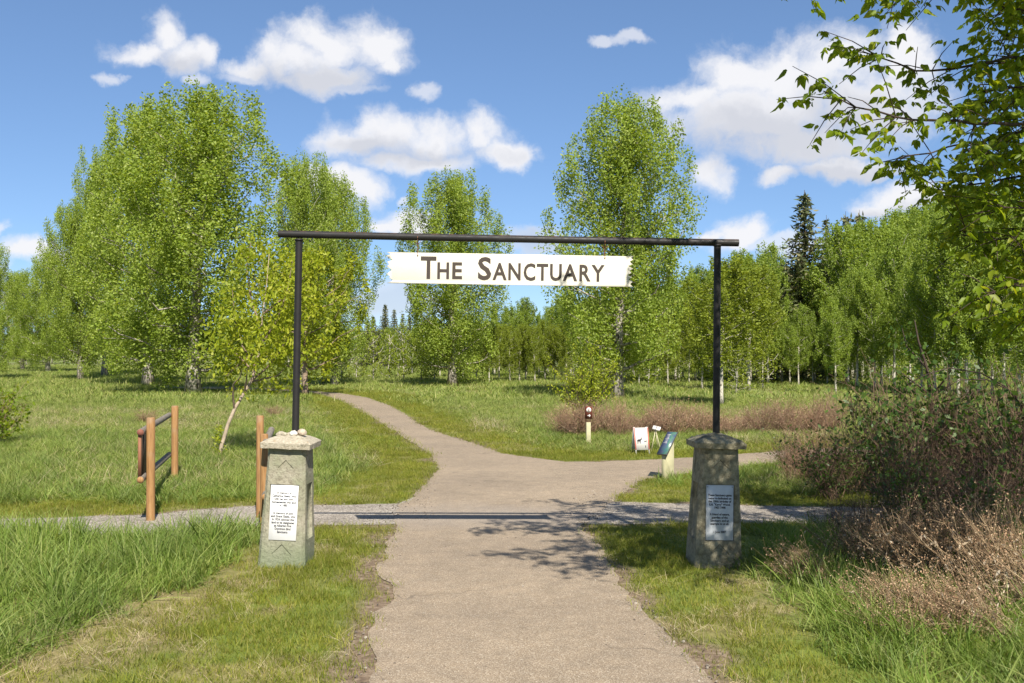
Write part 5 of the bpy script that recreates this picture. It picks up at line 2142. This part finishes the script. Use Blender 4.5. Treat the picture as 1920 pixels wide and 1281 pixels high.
# mown verges
X, Y = cand(72000, 5.2, 20)
pd = path_dist(X, Y)
on = on_path(X, Y)
tl = in_poly(X, Y, TALL_L) | in_poly(X, Y, TALL_R)
nz = fbm(X, Y, 0.5, 4)
soil = sstep(0.16 + (fbm(X, Y, 0.9, 4) - 0.5) * 0.75 - pd, -0.02, 0.16)
keep = (~on) & (~tl | (rng.rand(len(X)) < 0.25)) & (rng.rand(len(X)) > soil * 0.80) & (rng.rand(len(X)) < 0.35 + 1.1 * nz)
keep &= rng.rand(len(X)) > dryness(X, Y) * 0.45
x, y = X[keep], Y[keep]
p, r = finish(x, y, 0.2)
h = 0.65 + 0.9 * fbm(x, y, 0.8, 3)
scatter('mown_grass', 'short yellowish mown grass along the trail edges', 'grass', p, r, sc3(h, 0.9 + 0.3 * rng.rand(len(x))), rng.randint(4, size=len(x)), LT, M['lawn'])

X, Y = cand(60000, 19, 52, 0.4)
pd = path_dist(X, Y)
keep = ~on_path(X, Y) & (pd < 2.4) & (pd > 0.05)
x2, y2 = X[keep], Y[keep]
p2, r2 = finish(x2, y2, 0.2)
scatter('trail_verge_grass', 'short green mown strip along the far bend of the trail', 'grass', p2, r2, sc3(1.0 + 0.8 * fbm(x2, y2, 1.5, 3), np.full(len(x2), 1.9)), rng.randint(4, size=len(x2)), LT, M['lawn'])

# straw and flattened dead grass
X, Y = cand(34000, 5.2, 34)
on = on_path(X, Y)
dr = np.maximum(dryness(X, Y) * (Y < 12), sstep(fbm(X + 40, Y, 2.2, 4), 0.50, 0.64) * np.where(Y > 14, 0.55, 0.10))
dr = np.maximum(dr, 0.05)
pd = path_dist(X, Y)
keep = ~on & (rng.rand(len(X)) < dr * np.where(Y > 12, sstep(pd, 0.8, 2.0), 1.0))
x, y = X[keep], Y[keep]
p, r = finish(x, y, 0.3)
far_ = y > 13
h = np.where(far_, rng.uniform(1.0, 1.9, len(x)), rng.uniform(0.3, 0.62, len(x)))
scatter('dry_grass', 'pale dead straw lying and standing among the green grass', 'grass', p, r, sc3(h, np.where(far_, 1.5, 0.8)), rng.randint(4, size=len(x)), DT, M['straw'])

# meadow
X, Y = cand(90000, 9.5, 40)
on = on_path(X, Y)
pd = path_dist(X, Y)
keep = ~on & in_view(X, Y) & (pd > 0.9 + 0.5 * fbm(X, Y, 1.2, 3)) & ((Y > 13.2) | (X < -4.5) | (X > 3.2)) & (rng.rand(len(X)) < 0.3 + 0.9 * fbm(X, Y, 1.4, 3))
x, y = X[keep], Y[keep]
p, r = finish(x, y, 0.15)
h = (0.35 + 0.75 * fbm(x, y, 1.7, 4)) * sstep(path_dist(x, y), 0.5, 2.2)
scatter('meadow_grass', 'green meadow grass on both sides of the winding trail', 'grass', p, r, sc3(np.maximum(h, 0.2), np.full(len(x), 1.0)), rng.randint(4, size=len(x)), MT, M['meadow'])

X, Y = cand(42000, 36, 120, 0.6)
on = on_path(X, Y)
keep = ~on & (path_dist(X, Y) > 0.9) & (rng.rand(len(X)) < 0.25 + fbm(X, Y, 4, 3))
x, y = X[keep], Y[keep]
p, r = finish(x, y, 0.1)
h = 0.4 + 1.1 * fbm(x, y, 3, 4)
scatter('distant_meadow', 'distant meadow grass fading towards the tree line', 'grass', p, r, sc3(h, np.full(len(x), 1.3)), rng.randint(4, size=len(x)), FT, M['meadow'])


# crumbs of stone and dead leaf along the broken trail edges
def crumb(name, seed):
    rng = np.random.RandomState(seed)
    bm = bmesh.new()
    bmesh.ops.create_icosphere(bm, subdivisions=1, radius=0.012)
    for v in bm.verts:
        v.co *= rng.uniform(0.7, 1.25)
        v.co.z *= 0.6
    me = bpy.data.meshes.new(name)
    bm.to_mesh(me)
    bm.free()
    return me


X, Y = cand(42000, 5.4, 16)
pd = path_dist(X, Y)
keep = rng.rand(len(X)) < np.maximum(np.exp(-(pd / 0.13) ** 2) * (0.2 + 1.0 * (fbm(X, Y, 0.6, 3) > 0.47)), 0.012 * in_poly(X, Y, ASPH))
x, y = X[keep], Y[keep]
p, r = finish(x, y, 0.5)
p[:, 2] = 0.006
s = rng.uniform(0.3, 1.1, len(x)) ** 1.5
M['crumb'] = leaf_mat('edge_gravel', [(0.08, 0.065, 0.055), (0.15, 0.125, 0.10), (0.22, 0.19, 0.155), (0.30, 0.27, 0.23)], 0.0, 0.9, 0.2, var=0.1, blade=True)
scatter('edge_gravel', 'loose gravel crumbs along the broken trail edges', 'gravel', p, r, sc3(s), rng.randint(3, size=len(x)), [crumb('crumb', k) for k in range(3)], M['crumb'])
